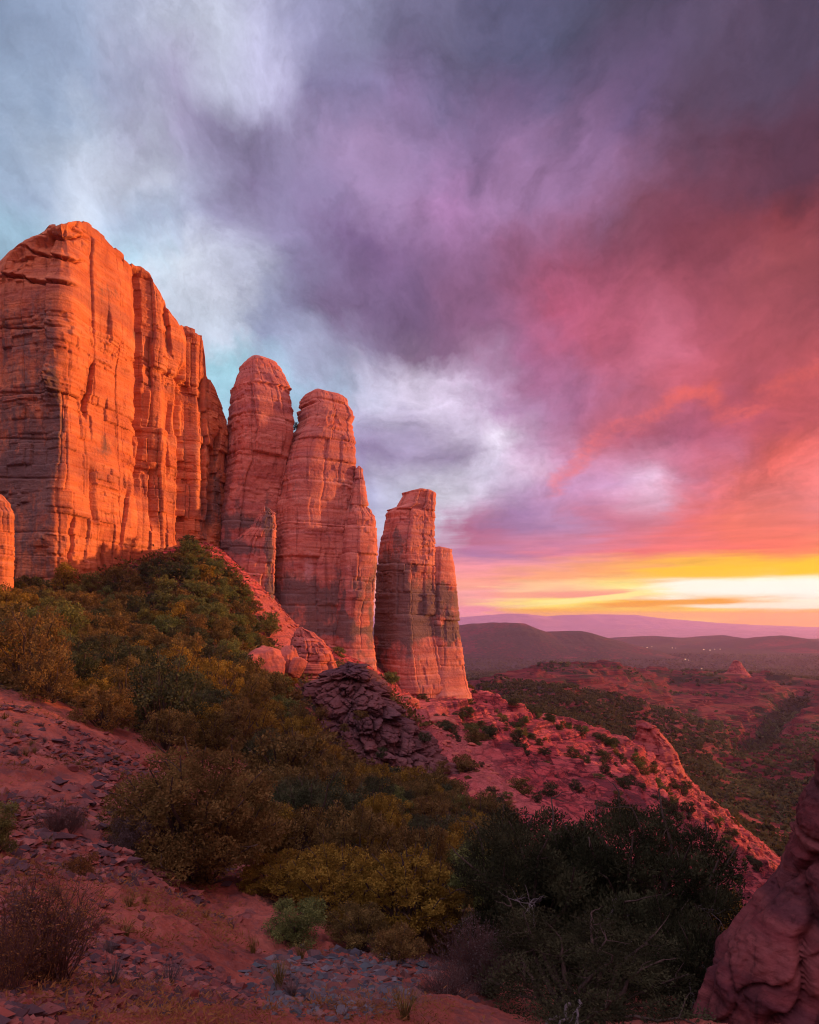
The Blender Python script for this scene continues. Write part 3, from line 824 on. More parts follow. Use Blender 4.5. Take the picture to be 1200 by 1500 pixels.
def rock_tower(name, prof, Yc, yaw=25, deep=0.8, power=3.4, rows=260, cols=300, seed=1, mat=None, amp=1.0, stain_shade=None, wash=None,
               dome=0.1, round_top=0.0, label=None, cat=None, group=None, beds=0.26, slab=(4.5, 13.0), slab_amp=0.8, crack=0.5, wob=1.0, lean=None, kind=None):
    """a free-standing rock: prof lists (row, left column, right column) of its outline at distance Yc"""
    prof = sorted(prof)
    py = np.array([p[0] for p in prof], float)
    zt = (HY - py) / F * Yc
    L = (np.array([p[1] for p in prof]) - HX) / F * Yc
    R = (np.array([p[2] for p in prof]) - HX) / F * Yc
    zq = np.linspace(zt[0], zt[-1], rows)
    l = np.interp(-zq, -zt, L); r = np.interp(-zq, -zt, R)
    step = abs(zq[1] - zq[0])
    nz = np.stack([zq * 0 + 3.3, zq / (1.2 * wob), zq * 0 + seed], 1)
    rough = np.clip((np.arange(rows)) / (rows * 0.03), 0, 1)
    l = l + rough * 0.18 * wob * fbm(nz, 3, seed + 50); r = r + rough * 0.18 * wob * fbm(nz + 9.1, 3, seed + 51)
    cx = (l + r) / 2; hw = (r - l) / 2
    # depth follows a smoothed width
    k = max(3, rows // 8)
    hs = np.convolve(np.pad(hw, k, mode='edge'), np.ones(2 * k + 1) / (2 * k + 1), 'valid')
    hd = deep * (0.35 * hw + 0.65 * np.minimum(hs, hw * 1.5))
    th = np.linspace(0, 2 * np.pi, cols, endpoint=False)
    ct, st = np.cos(th), np.sin(th)
    ux = np.sign(ct) * np.abs(ct) ** (2 / power); uy = np.sign(st) * np.abs(st) ** (2 / power)
    # even spacing along the outline
    seg = np.hypot(np.diff(np.append(ux, ux[0])), np.diff(np.append(uy, uy[0])))
    s = np.concatenate([[0], np.cumsum(seg)])
    q = np.linspace(0, s[-1], cols, endpoint=False)
    ux, uy = np.interp(q, s, np.append(ux, ux[0])), np.interp(q, s, np.append(uy, uy[0]))
    a = math.radians(yaw)
    sx = ux * math.cos(a) - uy * math.sin(a); sy = ux * math.sin(a) + uy * math.cos(a)
    sx, sy = sx / np.abs(sx).max(), sy / np.abs(sy).max()
    X = cx[:, None] + hw[:, None] * sx; Y = Yc + hd[:, None] * sy + (0 if lean is None else lean * (zq[:, None] - zq[-1])); Z = np.repeat(zq[:, None], cols, 1)
    per = np.cumsum(np.hypot(np.diff(np.append(sx, sx[0])), np.diff(np.append(sy, sy[0]))))
    S = hw.mean() * np.tile(per, (rows, 1))
    P = np.stack([X.ravel(), Y.ravel(), Z.ravel()], 1)
    # seam-free horizontal coordinate: work in the angle's two sides
    d = (slab_relief(P, seed) if amp == 'slab' else rock_relief(P, np.abs(S.ravel() - S.max() * 0.5), seed, amp, slab, beds, crack, slab_amp)).reshape(X.shape)
    amp = 0.2 if amp == 'slab' else amp
    tx = np.roll(X, -1, 1) - np.roll(X, 1, 1); ty = np.roll(Y, -1, 1) - np.roll(Y, 1, 1)
    ln = np.hypot(tx, ty) + 1e-9
    nx, ny = ty / ln, -tx / ln
    fade = np.clip(np.arange(rows) / (rows * 0.02), 0.3, 1)[:, None]
    lim = 0.35 * hw[:, None]
    d = np.clip(d * fade, -lim, lim)
    X = X + nx * d; Y = Y + ny * d
    # keep the measured width of the outline
    U = X / Y
    u0, u1 = U.min(1), U.max(1)
    kk = max(2, rows // 60); ker = np.ones(2 * kk + 1) / (2 * kk + 1)
    sm = lambda v: np.convolve(np.pad(v, kk, mode='edge'), ker, 'valid')
    t0, t1 = l / Yc, r / Yc
    a0, a1 = sm(u0), sm(u1)
    U = t0[:, None] + (U - a0[:, None]) * ((t1 - t0) / (a1 - a0))[:, None]
    X = U * Y
    # close the top with a low, uneven dome
    m = 14
    top = []
    for i in range(1, m + 1):
        f = 1 - i / m
        xx = cx[0] + (X[0] - cx[0]) * f; yy = Yc + (0 if lean is None else lean * (zq[0] - zq[-1])) + (Y[0] - (Yc + (0 if lean is None else lean * (zq[0] - zq[-1])))) * f
        zz = Z[0] + dome * hw[0] * (1 - f * f) + 0.25 * amp * fbm(np.stack([xx / 1.1, yy / 1.1, xx * 0], 1), 3, seed + 60) * min(1, i / 3)
        top.append((xx, yy, zz))
    X = np.vstack([t[0] for t in top[::-1]] + [X]); Y = np.vstack([t[1] for t in top[::-1]] + [Y]); Z = np.vstack([t[2] for t in top[::-1]] + [Z])
    V = np.stack([X.ravel(), Y.ravel(), Z.ravel()], 1)
    Q = grid_quads(X.shape[0], cols, True)[:, ::-1]
    ppx = HX + F * V[:, 0] / V[:, 1]; ppy = HY - F * V[:, 2] / V[:, 1]
    at = dict(stain_shade=stain_shade(ppx, ppy, V) if stain_shade else np.zeros(len(V)), wash=wash(ppx, ppy, V) if wash else np.zeros(len(V)))
    base = np.array([cx[-1], Yc, zq[-1]])
    me = mesh_data(name, V - base, [Q], True, at, [mat or M_SPIRE])
    return link(name, me, None, base, label, cat, group, kind)


def blob(ppx, ppy, x, y, rx, ry):
    return np.exp(-((ppx - x) / rx) ** 2 - ((ppy - y) / ry) ** 2)


def band(v, c, w):
    return np.exp(-((v - c) / w) ** 2)


# the great cliff: a wall that turns a corner and runs away from the viewer
def build_cliff():
    #        column, distance, top row, base row
    path = [(-520, 128, 440, 960), (-300, 118, 425, 930), (-150, 110.5, 410, 900), (-30, 104.5, 403, 880), (5, 103, 402, 872), (9, 102.9, 378, 872), (33, 101.8, 357, 865), (38, 101.6, 347, 862), (62, 100.7, 334, 862),
            (88, 100.0, 325, 870), (101, 100.7, 322, 872), (118, 103.0, 321, 872), (128, 104.6, 327, 872), (150, 107.6, 343, 868), (175, 111, 368, 855), (190, 113.2, 383, 845), (196, 115.8, 390, 842),
            (206, 117.2, 394, 838), (220, 118.2, 403, 830), (236, 119.6, 428, 820), (242, 121.3, 445, 815), (262, 123.8, 474, 806), (268, 126.6, 478, 803), (288, 127.6, 486, 800),
            (297, 129.0, 497, 800), (301, 129.6, 520, 800), (303, 130.0, 548, 800), (316, 132.6, 573, 798), (328, 135.8, 604, 796), (333, 139, 640, 796), (334, 146, 690, 796), (333, 158, 720, 800)]
    P0 = np.array([((c - HX) / F * Y, Y) for c, Y, _, _ in path])
    seg = np.hypot(*np.diff(P0, axis=0).T)
    s = np.concatenate([[0], np.cumsum(seg)])
    # dense sampling where the face is seen
    ns = 820
    c_of_s = np.array([p[0] for p in path], float)
    dens = np.concatenate([np.linspace(0, s[3], 90, endpoint=False), np.linspace(s[3], s[29], ns - 130, endpoint=False), np.linspace(s[29], s[-1], 40)])
    x = np.interp(dens, s, P0[:, 0]); y = np.interp(dens, s, P0[:, 1])
    for _ in range(3):      # ease the plan's corners
        x[1:-1] = 0.25 * x[:-2] + 0.5 * x[1:-1] + 0.25 * x[2:]; y[1:-1] = 0.25 * y[:-2] + 0.5 * y[1:-1] + 0.25 * y[2:]
    ztop = np.interp(dens, s, [(HY - p[2]) / F * p[1] for p in path]); zbase = np.interp(dens, s, [(HY - p[3]) / F * p[1] for p in path]) - 7
    ztop = ztop + 0.3 * fbm(np.stack([dens / 1.4, dens * 0, dens * 0], 1), 4, 77)
    cv, _, _ = cells(dens / 2.1, dens * 0 + 0.5, 78)
    ztop = ztop + 1.1 * (cv - 0.5)
    tx = np.gradient(x, dens); ty = np.gradient(y, dens)
    ln = np.hypot(tx, ty); nx, ny = ty / ln, -tx / ln
    for _ in range(30):
        nx[1:-1] = 0.25 * nx[:-2] + 0.5 * nx[1:-1] + 0.25 * nx[2:]; ny[1:-1] = 0.25 * ny[:-2] + 0.5 * ny[1:-1] + 0.25 * ny[2:]
    nt = 520
    t = np.linspace(0, 1, nt)[:, None]
    Z = ztop + (zbase - ztop) * t
    X = np.tile(x, (nt, 1)); Y = np.tile(y, (nt, 1)); S = np.tile(dens, (nt, 1))
    P = np.stack([X.ravel(), Y.ravel(), Z.ravel()], 1)
    d = rock_relief(P, S.ravel(), 300, 1.0, (6.5, 24.0), 0.18, 0.5, 0.95).reshape(X.shape)
    px = HX + F * X / Y; py = HY - F * Z / Y
    # caps: the uppermost beds are set back behind ledges, which sag towards the corner
    sag = lambda a, b, c0, c1: a + (b - a) * np.clip((px - c0) / (c1 - c0), -0.3, 1)
    for l0, l1, c0, c1, back in ((403, 418, 8, 106, 0.9), (361, 383, 37, 118, 1.0), (338, 348, 60, 125, 0.5)):
        line = sag(l0, l1, c0, c1) + 3 * fbm(np.stack([px.ravel() / 9, px.ravel() * 0, px.ravel() * 0], 1), 2, 88).reshape(px.shape)
        on = (1 - sstep(c1 - 14, c1 + 8, px)) * sstep(c0 - 120, c0 - 40, px)
        up = line - py
        d += on * (back * 1.5 * (up > 0) * np.exp(-np.clip(up, 0, 99) / 16.0) - back * 0.9 * (up > 0) - 1.0 * np.exp(-((py - line - 1.5) / 2.0) ** 2))
    for yl, amt in ((481, 0.6), (642, 0.35), (700, 0.3), (575, 0.3)):       # bedding joints on the shaded front
        d -= (1 - sstep(80, 100, px)) * amt * np.exp(-((py - yl - 0.02 * px) / 1.3) ** 2)
    # ribs, clefts and hollows of the sunlit flank: (column, top, bottom, half width, depth, drift)
    for c, y0, y1, w, dep, dr in ((197, 395, 640, 3.2, 2.6, 0), (203, 640, 720, 2.6, 1.4, -8), (192, 700, 800, 2.2, 0.9, -14), (135, 535, 610, 3.0, 1.2, -8), (128, 690, 770, 2.4, 1.1, 4), (222, 500, 570, 4, 1.3, 0),
                                  (218, 690, 770, 4, 1.5, 2), (243, 440, 520, 3, 1.1, 6), (264, 540, 800, 3.0, 1.6, 2), (247, 590, 640, 2, 0.8, -3), (236, 640, 700, 2.5, 0.9, 4), (150, 800, 840, 2, 0.8, 6), (108, 760, 840, 3, 0.7, 0), (300, 560, 760, 3, 1.5, -4), (318, 640, 780, 4, 2.0, -8)):
        cc = c + dr * (py - y0) / (y1 - y0) + 2.2 * fbm(np.stack([np.floor(py.ravel() / 9) * 0.7, py.ravel() * 0 + c, py.ravel() * 0], 1), 2, 91).reshape(px.shape)
        xx = (px - cc) / w * (1 if int(c) % 3 else -1)
        d -= dep * sstep(-0.5, 0.0, xx) * np.clip(1 - xx / 3.2, 0, 1) * sstep(y0 - 12, y0 + 8, py) * (1 - sstep(y1 - 14, y1 + 12, py))
    # flakes hanging on the flank, rounded feet of the wall
    for c, yy, rx, ry, a in ((170, 470, 22, 60, 1.0), (150, 720, 26, 70, 0.9), (228, 620, 12, 70, 1.0), (205, 770, 16, 40, 0.9), (290, 700, 14, 80, 1.0), (78, 560, 10, 26, 1.1), (70, 770, 14, 40, 0.8)):
        d += a * np.exp(-(np.abs((px - c) / rx) ** 3 + np.abs((py - yy) / ry) ** 3))
    d += 1.6 * sstep(0.86, 1.0, np.tile(t, (1, X.shape[1])))
    # a dark crumbling niche on the shaded side
    nich = np.exp(-((px - 74) / 12) ** 2 - ((py - 563) / 24) ** 2)
    d += nich * 0.9 * fbm(P / np.array([0.8, 0.8, 0.6]), 3, 93, ridged=True).reshape(X.shape)
    d = d * np.clip(np.arange(nt)[:, None] / 12, 0.25, 1)
    X = X + nx * d; Y = Y + ny * d
    # top runs back, rising a little, then falls away out of sight
    rows = [(X[0], Y[0], Z[0])]
    dx, dy = -0.80, 0.60
    for k, (b, up) in enumerate(((1.2, 0.25), (3, 0.2), (6, 0.0), (11, -0.8), (18, -3), (24, -12), (26, -50))):
        rr = 0.5 * fbm(np.stack([X[0] / 2 + k, Y[0] / 2, X[0] * 0], 1), 3, 79)
        rows.append((X[0] + dx * b, Y[0] + dy * b, Z[0] + up + rr - (0 if k < 6 else 0)))
    X = np.vstack([r[0] for r in rows[:0:-1]] + [X]); Y = np.vstack([r[1] for r in rows[:0:-1]] + [Y]); Z = np.vstack([r[2] for r in rows[:0:-1]] + [Z])
    V = np.stack([X.ravel(), Y.ravel(), Z.ravel()], 1)
    Q = grid_quads(X.shape[0], X.shape[1])
    px = HX + F * V[:, 0] / V[:, 1]; py = HY - F * V[:, 2] / V[:, 1]
    stain_shade = (0.58 * (1 - sstep(70, 104, px + 8 * fbm(V / 5.0, 3, 94))) * sstep(395, 470, py) + 0.55 * blob(px, py, 156, 655, 22, 26) + 0.5 * blob(px, py, 86, 620, 12, 50) + 0.6 * blob(px, py, 300, 760, 16, 60) + 0.55 * blob(px, py, 196, 490, 8, 14) + 0.7 * blob(px, py, 320, 720, 14, 60)  # front greyed up to the corner: painted shade along with patina patches
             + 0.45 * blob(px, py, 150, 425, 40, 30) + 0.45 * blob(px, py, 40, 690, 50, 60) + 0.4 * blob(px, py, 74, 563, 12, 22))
    wash = 0.35 * blob(px, py, 50, 440, 70, 40)
    base = np.array([world(110, 868, 102)[0], 102, world(110, 868, 102)[2]])
    me = mesh_data("cliff", V - base, [Q], True, dict(stain_shade=stain_shade, wash=wash), [M_CLIFF])
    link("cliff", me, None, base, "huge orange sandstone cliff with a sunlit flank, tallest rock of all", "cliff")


build_cliff()


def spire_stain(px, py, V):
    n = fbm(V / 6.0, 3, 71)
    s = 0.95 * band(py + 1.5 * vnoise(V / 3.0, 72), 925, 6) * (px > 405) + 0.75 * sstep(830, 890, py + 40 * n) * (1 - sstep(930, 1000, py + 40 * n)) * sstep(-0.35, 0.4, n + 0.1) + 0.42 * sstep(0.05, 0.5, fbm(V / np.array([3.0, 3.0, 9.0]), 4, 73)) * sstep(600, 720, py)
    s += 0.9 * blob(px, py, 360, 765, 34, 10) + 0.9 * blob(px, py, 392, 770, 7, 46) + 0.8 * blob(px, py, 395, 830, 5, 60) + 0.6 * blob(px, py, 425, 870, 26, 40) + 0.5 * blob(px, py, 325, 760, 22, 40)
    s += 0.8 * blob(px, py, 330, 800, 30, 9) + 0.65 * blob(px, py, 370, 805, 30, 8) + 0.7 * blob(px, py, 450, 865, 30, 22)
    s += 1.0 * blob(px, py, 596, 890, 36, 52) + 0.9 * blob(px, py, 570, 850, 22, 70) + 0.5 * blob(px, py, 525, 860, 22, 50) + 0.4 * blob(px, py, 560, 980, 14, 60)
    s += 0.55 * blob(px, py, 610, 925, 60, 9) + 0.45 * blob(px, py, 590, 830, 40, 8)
    return s


def spire_wash(px, py, V):
    return 0.9 * blob(px, py, 452, 835, 9, 26) + 0.4 * blob(px, py, 381, 583, 6, 6) + 0.45 * blob(px, py, 470, 780, 40, 40) + 0.4 * blob(px, py, 370, 650, 40, 50)


COMMON = dict(cat="rock spire", group="sandstone spires beside the cliff", stain_shade=spire_stain, wash=spire_wash)
rock_tower("rock_wall", [(628, 312, 330), (640, 300, 338), (700, 285, 345), (780, 262, 350), (850, 255, 400), (900, 255, 420)], 147, 12, 0.5, 4, 160, 220, 410, M_SPIRE, 1.0,
           cat="rock wall", stain_shade=lambda px, py, V: spire_stain(px, py, V) + 0.7 * blob(px, py, 315, 660, 20, 18) + 0.6 * blob(px, py, 305, 770, 18, 60), label="dark recessed rock wall in the cleft between cliff and round topped spire")
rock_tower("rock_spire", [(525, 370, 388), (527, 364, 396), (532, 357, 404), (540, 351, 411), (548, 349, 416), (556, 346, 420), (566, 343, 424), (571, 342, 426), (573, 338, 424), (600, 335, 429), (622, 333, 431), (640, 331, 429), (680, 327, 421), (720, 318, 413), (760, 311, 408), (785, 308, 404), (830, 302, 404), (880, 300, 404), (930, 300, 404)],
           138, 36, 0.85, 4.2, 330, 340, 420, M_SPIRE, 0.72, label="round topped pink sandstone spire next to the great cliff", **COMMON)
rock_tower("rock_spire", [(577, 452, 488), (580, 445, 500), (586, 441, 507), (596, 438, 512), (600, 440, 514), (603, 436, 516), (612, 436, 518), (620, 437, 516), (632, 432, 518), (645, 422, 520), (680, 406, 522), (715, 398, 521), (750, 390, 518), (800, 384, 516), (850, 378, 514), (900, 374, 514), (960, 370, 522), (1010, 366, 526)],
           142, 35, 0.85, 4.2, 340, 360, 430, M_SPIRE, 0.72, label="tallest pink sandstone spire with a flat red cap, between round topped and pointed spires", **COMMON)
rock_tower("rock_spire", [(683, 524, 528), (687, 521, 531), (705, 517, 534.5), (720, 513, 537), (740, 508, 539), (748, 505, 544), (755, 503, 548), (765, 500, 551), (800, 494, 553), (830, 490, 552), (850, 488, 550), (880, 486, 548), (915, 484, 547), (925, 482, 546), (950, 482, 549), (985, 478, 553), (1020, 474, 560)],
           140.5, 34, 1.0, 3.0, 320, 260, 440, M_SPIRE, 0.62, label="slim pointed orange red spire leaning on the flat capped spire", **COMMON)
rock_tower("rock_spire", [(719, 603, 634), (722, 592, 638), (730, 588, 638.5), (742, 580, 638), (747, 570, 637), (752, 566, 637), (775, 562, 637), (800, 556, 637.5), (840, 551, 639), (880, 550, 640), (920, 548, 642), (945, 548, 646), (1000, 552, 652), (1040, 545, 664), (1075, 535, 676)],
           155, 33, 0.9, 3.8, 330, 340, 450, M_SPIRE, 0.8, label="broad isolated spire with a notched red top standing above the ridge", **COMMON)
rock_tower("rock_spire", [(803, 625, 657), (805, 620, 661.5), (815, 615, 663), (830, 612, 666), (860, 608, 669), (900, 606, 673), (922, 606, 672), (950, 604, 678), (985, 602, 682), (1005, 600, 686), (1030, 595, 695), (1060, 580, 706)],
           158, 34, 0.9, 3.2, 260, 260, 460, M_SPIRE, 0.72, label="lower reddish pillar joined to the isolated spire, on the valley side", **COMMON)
rock_tower("rock_ledge", [(742, 385, 392), (752, 380, 403), (772, 366, 405), (795, 340, 404), (825, 326, 403), (870, 318, 402), (905, 310, 402), (960, 310, 402)], 131, 22, 0.5, 3.2, 200, 260, 470, M_SPIRE, 0.9, stain_shade=spire_stain, wash=spire_wash,
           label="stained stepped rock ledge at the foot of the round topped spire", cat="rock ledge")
rock_tower("rock_pillar", [(722, -60, 0), (728, -70, 8), (737, -75, 15), (750, -78, 20), (775, -80, 22), (820, -80, 21), (850, -85, 20), (900, -90, 20)], 86, 20, 0.6, 3.2, 220, 260, 480, M_CLIFF, 0.5, label="short rounded orange rock pillar at the photo's edge below the cliff", cat="rock pillar", slab=(3, 8))


def boulder(name, c, size, seed, mat, rot=(0, 0, 0), n=5, rough=0.16, boxy=0.6, label=None, cat="boulder", group=None, cell=1.0, stain_shade=0.0):
    """an angular block: a rounded cuboid cut by random planes and weathered"""
    import bmesh
    bm = bmesh.new()
    bmesh.ops.create_icosphere(bm, subdivisions=n, radius=1.0)
    V = np.array([v.co[:] for v in bm.verts]); Fc = np.array([[v.index for v in f.verts] for f in bm.faces])
    bm.free()
    rng = np.random.RandomState(seed)
    U = V / np.linalg.norm(V, axis=1)[:, None]
    # support of a cuboid blended with a sphere
    cub = U / np.abs(U).max(1)[:, None]
    r = boxy * np.linalg.norm(cub, axis=1) + (1 - boxy)
    for _ in range(9):
        nn = rng.normal(size=3); nn /= np.linalg.norm(nn)
        dd = rng.uniform(0.72, 1.05)
        dot = U @ nn
        r = np.where(dot > 0.05, np.minimum(r, dd / np.maximum(dot, 0.05)), r)
    P = U * r[:, None]
    P = P + U * (rough * (0.7 * fbm(P * 1.7 / cell, 4, seed + 1) + 0.35 * fbm(P * 6 / cell, 3, seed + 2, ridged=True)))[:, None]
    P = P * np.array(size)
    from mathutils import Euler
    Rm = np.array(Euler([math.radians(a) for a in rot]).to_matrix())
    P = P @ Rm.T
    me = mesh_data(name, P, [Fc], True, dict(stain_shade=np.full(len(P), stain_shade), wash=np.zeros(len(P))), [mat])
    return link(name, me, None, c, label, cat, group)


# lit blocks on the scree below the spires
boulder("boulder", world(388, 974, 79), (2.6, 1.9, 2.3), 501, M_BOULDER, (8, 12, 25), label="big square block of pinkish rock among shrubs below the spires")
boulder("boulder", world(420, 977, 81), (1.5, 1.4, 2.7), 502, M_BOULDER, (4, 14, 10), boxy=0.5, label="glowing orange upright rock between the square block and the red hump")
boulder("boulder", world(435, 977, 80), (1.0, 0.65, 1.35), 504, M_BOULDER, (0, 25, 30), label="small pale oval slab leaning on the glowing orange rock")
rock_tower("rock_hump", [(921, 436, 446), (926, 430, 460), (938, 426, 474), (955, 424, 484), (970, 420, 491), (985, 415, 494), (1000, 410, 496), (1020, 405, 498)], 97, 25, 0.9, 2.4, 150, 240, 505, M_BOULDER, 0.7, label="creased dark red rock hump above the grey outcrop", cat="rock hump", slab=(4.5, 5.5), dome=0.5, beds=0.25, slab_amp=1.3, wob=2.0)
# the dark crumbling outcrop in the middle, heaped from blocks
def build_outcrop():
    Yc = 84.0
    prof = [(974, 500, 512), (978, 490, 532), (985, 482, 545), (995, 468, 552), (1010, 450, 560), (1025, 438, 572), (1040, 432, 588), (1060, 436, 610), (1090, 438, 636), (1120, 440, 660), (1150, 440, 684), (1190, 440, 690)]
    rows, cols = 330, 560
    prof_y = np.array([p[0] for p in prof]); zt = (HY - prof_y) / F * Yc
    L = (np.array([p[1] for p in prof]) - HX) / F * Yc; R = (np.array([p[2] for p in prof]) - HX) / F * Yc
    zq = np.linspace(zt[0], zt[-1], rows)
    l = np.interp(-zq, -zt, L); r = np.interp(-zq, -zt, R)
    th = np.linspace(0, 2 * np.pi, cols, endpoint=False)
    cx = (l + r) / 2; hw = (r - l) / 2
    # the whole heap leans back: lower beds stand nearer
    X = cx[:, None] + hw[:, None] * np.cos(th); Y = Yc + 0.22 * (zq[:, None] - zq[-1]) + hw[:, None] * 0.6 * np.sin(th); Z = np.repeat(zq[:, None], cols, 1)
    P = np.stack([X.ravel(), Y.ravel(), Z.ravel()], 1)
    d = 0
    for sc, a, sd in ((3.6, 1.9, 1), (1.5, 0.85, 2), (0.6, 0.30, 3)):
        w = 0.22 * np.stack([fbm(P / sc, 2, 60 + sd), fbm(P / sc, 2, 70 + sd), fbm(P / sc, 2, 80 + sd)], 1)
        Q = P / sc + w
        v, g, tx = cells(Q[:, 0], Q[:, 1], 600 + sd, Q[:, 2])
        d = d + a * ((v - 0.5) * 1.1 + 0.7 * (np.clip(g / 0.4, 0, 1) ** 0.7 - 0.8))
    d = d.reshape(X.shape) + 0.12 * fbm(P / 0.35, 3, 66).reshape(X.shape)
    X = X + np.cos(th) * d; Y = Y + np.sin(th) * d; 
    m = 10
    top = []
    for i in range(1, m + 1):
        f = 1 - i / m
        top.append((cx[0] + (X[0] - cx[0]) * f, Y[0].mean() + (Y[0] - Y[0].mean()) * f, Z[0] + 0.2 * (1 - f)))
    X = np.vstack([t[0] for t in top[::-1]] + [X]); Y = np.vstack([t[1] for t in top[::-1]] + [Y]); Z = np.vstack([t[2] for t in top[::-1]] + [Z])
    V = np.stack([X.ravel(), Y.ravel(), Z.ravel()], 1)
    b = np.array([cx[-1], Yc, zq[-1]])
    me = mesh_data("rock_outcrop", V - b, [grid_quads(X.shape[0], cols, True)[:, ::-1]], True, dict(stain_shade=np.zeros(len(V)), wash=np.zeros(len(V))), [M_DARKROCK])
    link("rock_outcrop", me, None, b, "dark purple grey heap of broken rock in the middle of the slope", "rock outcrop")


build_outcrop()
# outlying dark stones on the wooded slope
for k, (x, y, Y, s, lab) in enumerate(((316, 998, 58, (0.8, 0.7, 1.0), "dark knob of stone standing on the small grey rubble heap"), (308, 1022, 56, (1.5, 1.1, 0.9), "small grey rubble heap among the shrubs of the wooded slope"),
                                      (327, 1012, 57, (0.7, 0.7, 0.6), "dark reddish block beside the small grey rubble heap"), (296, 1028, 55, (0.8, 0.7, 0.5), "low grey stone on the near side of the small rubble heap"))):
    boulder("boulder", world(x, y, Y), s, 520 + k, M_DARKROCK, (10 * k, 15, 40 * k), 4, 0.3, label=lab)
# pale blocks on the red ridge
for k, (x, y, Y, s, rot, lab) in enumerate(((647, 1060, 118, (2.9, 2.2, 1.4), (8, 14, 15), "broad pale red block on the ridge below the isolated spire"), (662, 1092, 108, (2.8, 1.6, 1.2), (10, 28, 20), "long tilted pale slab on the scree below the broad block"),
                                           (600, 1028, 128, (2.4, 1.8, 1.2), (5, 20, 40), "red block at the shoulder behind the dark outcrop"), (688, 1150, 80, (1.3, 1.0, 0.8), (0, 10, 60), "bright pinkish block on the scree above the dark juniper"),
                                           (622, 1110, 92, (1.0, 0.9, 0.8), (0, 30, 10), "small lit block on the crest of the scree beside the dark outcrop"))):
    boulder("boulder", world(x, y, Y), s, 540 + k, M_BOULDER, rot, 5, 0.14, label=lab)
# knob on the end of the ridge, butte on the far red hills
rock_tower("rock_stub", [(1060, 940, 952), (1063, 934, 962), (1072, 933, 968), (1085, 930, 980), (1100, 920, 992), (1125, 905, 1003), (1160, 890, 1020)], 178, 20, 1.0, 2.6, 130, 220, 560, M_CRIMSON, 1.0, label="red stepped rock stub at the end of the ridge above the canyon", cat="rock stub", beds=0.3, slab=(6, 9), slab_amp=1.6, dome=0.3, wob=2.0)
rock_tower("butte", [(968, 1074, 1082), (971, 1072, 1086), (978, 1068, 1090), (985, 1064, 1096), (993, 1052, 1106), (1003, 1040, 1120)], 1290, 20, 1.0, 2.4, 60, 120, 561, M_CRIMSON, 4.0, label="small dark red butte on the crest of the far red hills", cat="butte", slab=(5, 6), slab_amp=1.0, beds=0.15, wob=14)


# the near slickrock on the viewer's sunward side; it rises far beyond the frame
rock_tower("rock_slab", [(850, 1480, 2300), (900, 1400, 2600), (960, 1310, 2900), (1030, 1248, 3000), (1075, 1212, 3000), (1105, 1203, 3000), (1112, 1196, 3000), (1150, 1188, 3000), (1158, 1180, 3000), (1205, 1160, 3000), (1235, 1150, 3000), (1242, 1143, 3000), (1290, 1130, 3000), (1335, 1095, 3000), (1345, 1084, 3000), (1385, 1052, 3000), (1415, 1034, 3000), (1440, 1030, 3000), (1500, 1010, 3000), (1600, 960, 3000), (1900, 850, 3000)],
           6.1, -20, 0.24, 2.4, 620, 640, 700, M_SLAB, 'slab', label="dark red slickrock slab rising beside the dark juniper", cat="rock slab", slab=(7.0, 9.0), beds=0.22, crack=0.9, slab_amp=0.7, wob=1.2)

# ------------------------------------------------------------------ plants
def leaf_material(name, a, b, dry):
    m, N = new_mat(name)
    g = N.n.new('ShaderNodeNewGeometry'); oi = N.n.new('ShaderNodeObjectInfo')
    c = N.mix(g.outputs['Random Per Island'], a, b)
    c = N.mix(N.math('MULTIPLY', N.ramp(oi.outputs['Random'], 0.3, 1.0), 0.75), c, dry)
    c = N.mix(N.math('MULTIPLY', N.ramp(g.outputs['Random Per Island'], 0.86, 0.9), 0.5), c, tuple(v * 0.4 for v in a))
    tc = N.n.new('ShaderNodeTexCoord')
    cl = N.noise(tc.outputs['Generated'], 5.5, 3, 0.6)
    c = N.mix(N.math('MULTIPLY', N.ramp(cl, 0.46, 0.64), 0.7), c, tuple(min(0.4, v * 1.75) for v in b))
    c = N.mix(N.math('MULTIPLY', N.ramp(cl, 0.46, 0.34), 0.5), c, tuple(v * 0.62 for v in a))
    df = N.n.new('ShaderNodeBsdfDiffuse'); tr = N.n.new('ShaderNodeBsdfTranslucent')
    N.l.new(c, df.inputs[0]); N.l.new(c, tr.inputs[0])
    mx = N.n.new('ShaderNodeMixShader'); mx.inputs[0].default_value = 0.3
    N.l.new(df.outputs[0], mx.inputs[1]); N.l.new(tr.outputs[0], mx.inputs[2])
    o = N.n.new('ShaderNodeOutputMaterial'); N.l.new(mx.outputs[0], o.inputs[0])
    return m


def bark_material(name, a, b):
    m, N = new_mat(name)
    tc = N.n.new('ShaderNodeTexCoord')
    n = N.noise(N.vec('MULTIPLY', tc.outputs['Object'], (9, 9, 1.6)), 3.0, 5, 0.7)
    principled(N, N.mix(N.ramp(n, 0.35, 0.65), a, b), 0.95, bump(N, n, 0.02, 0.8), 0.1)
    return m


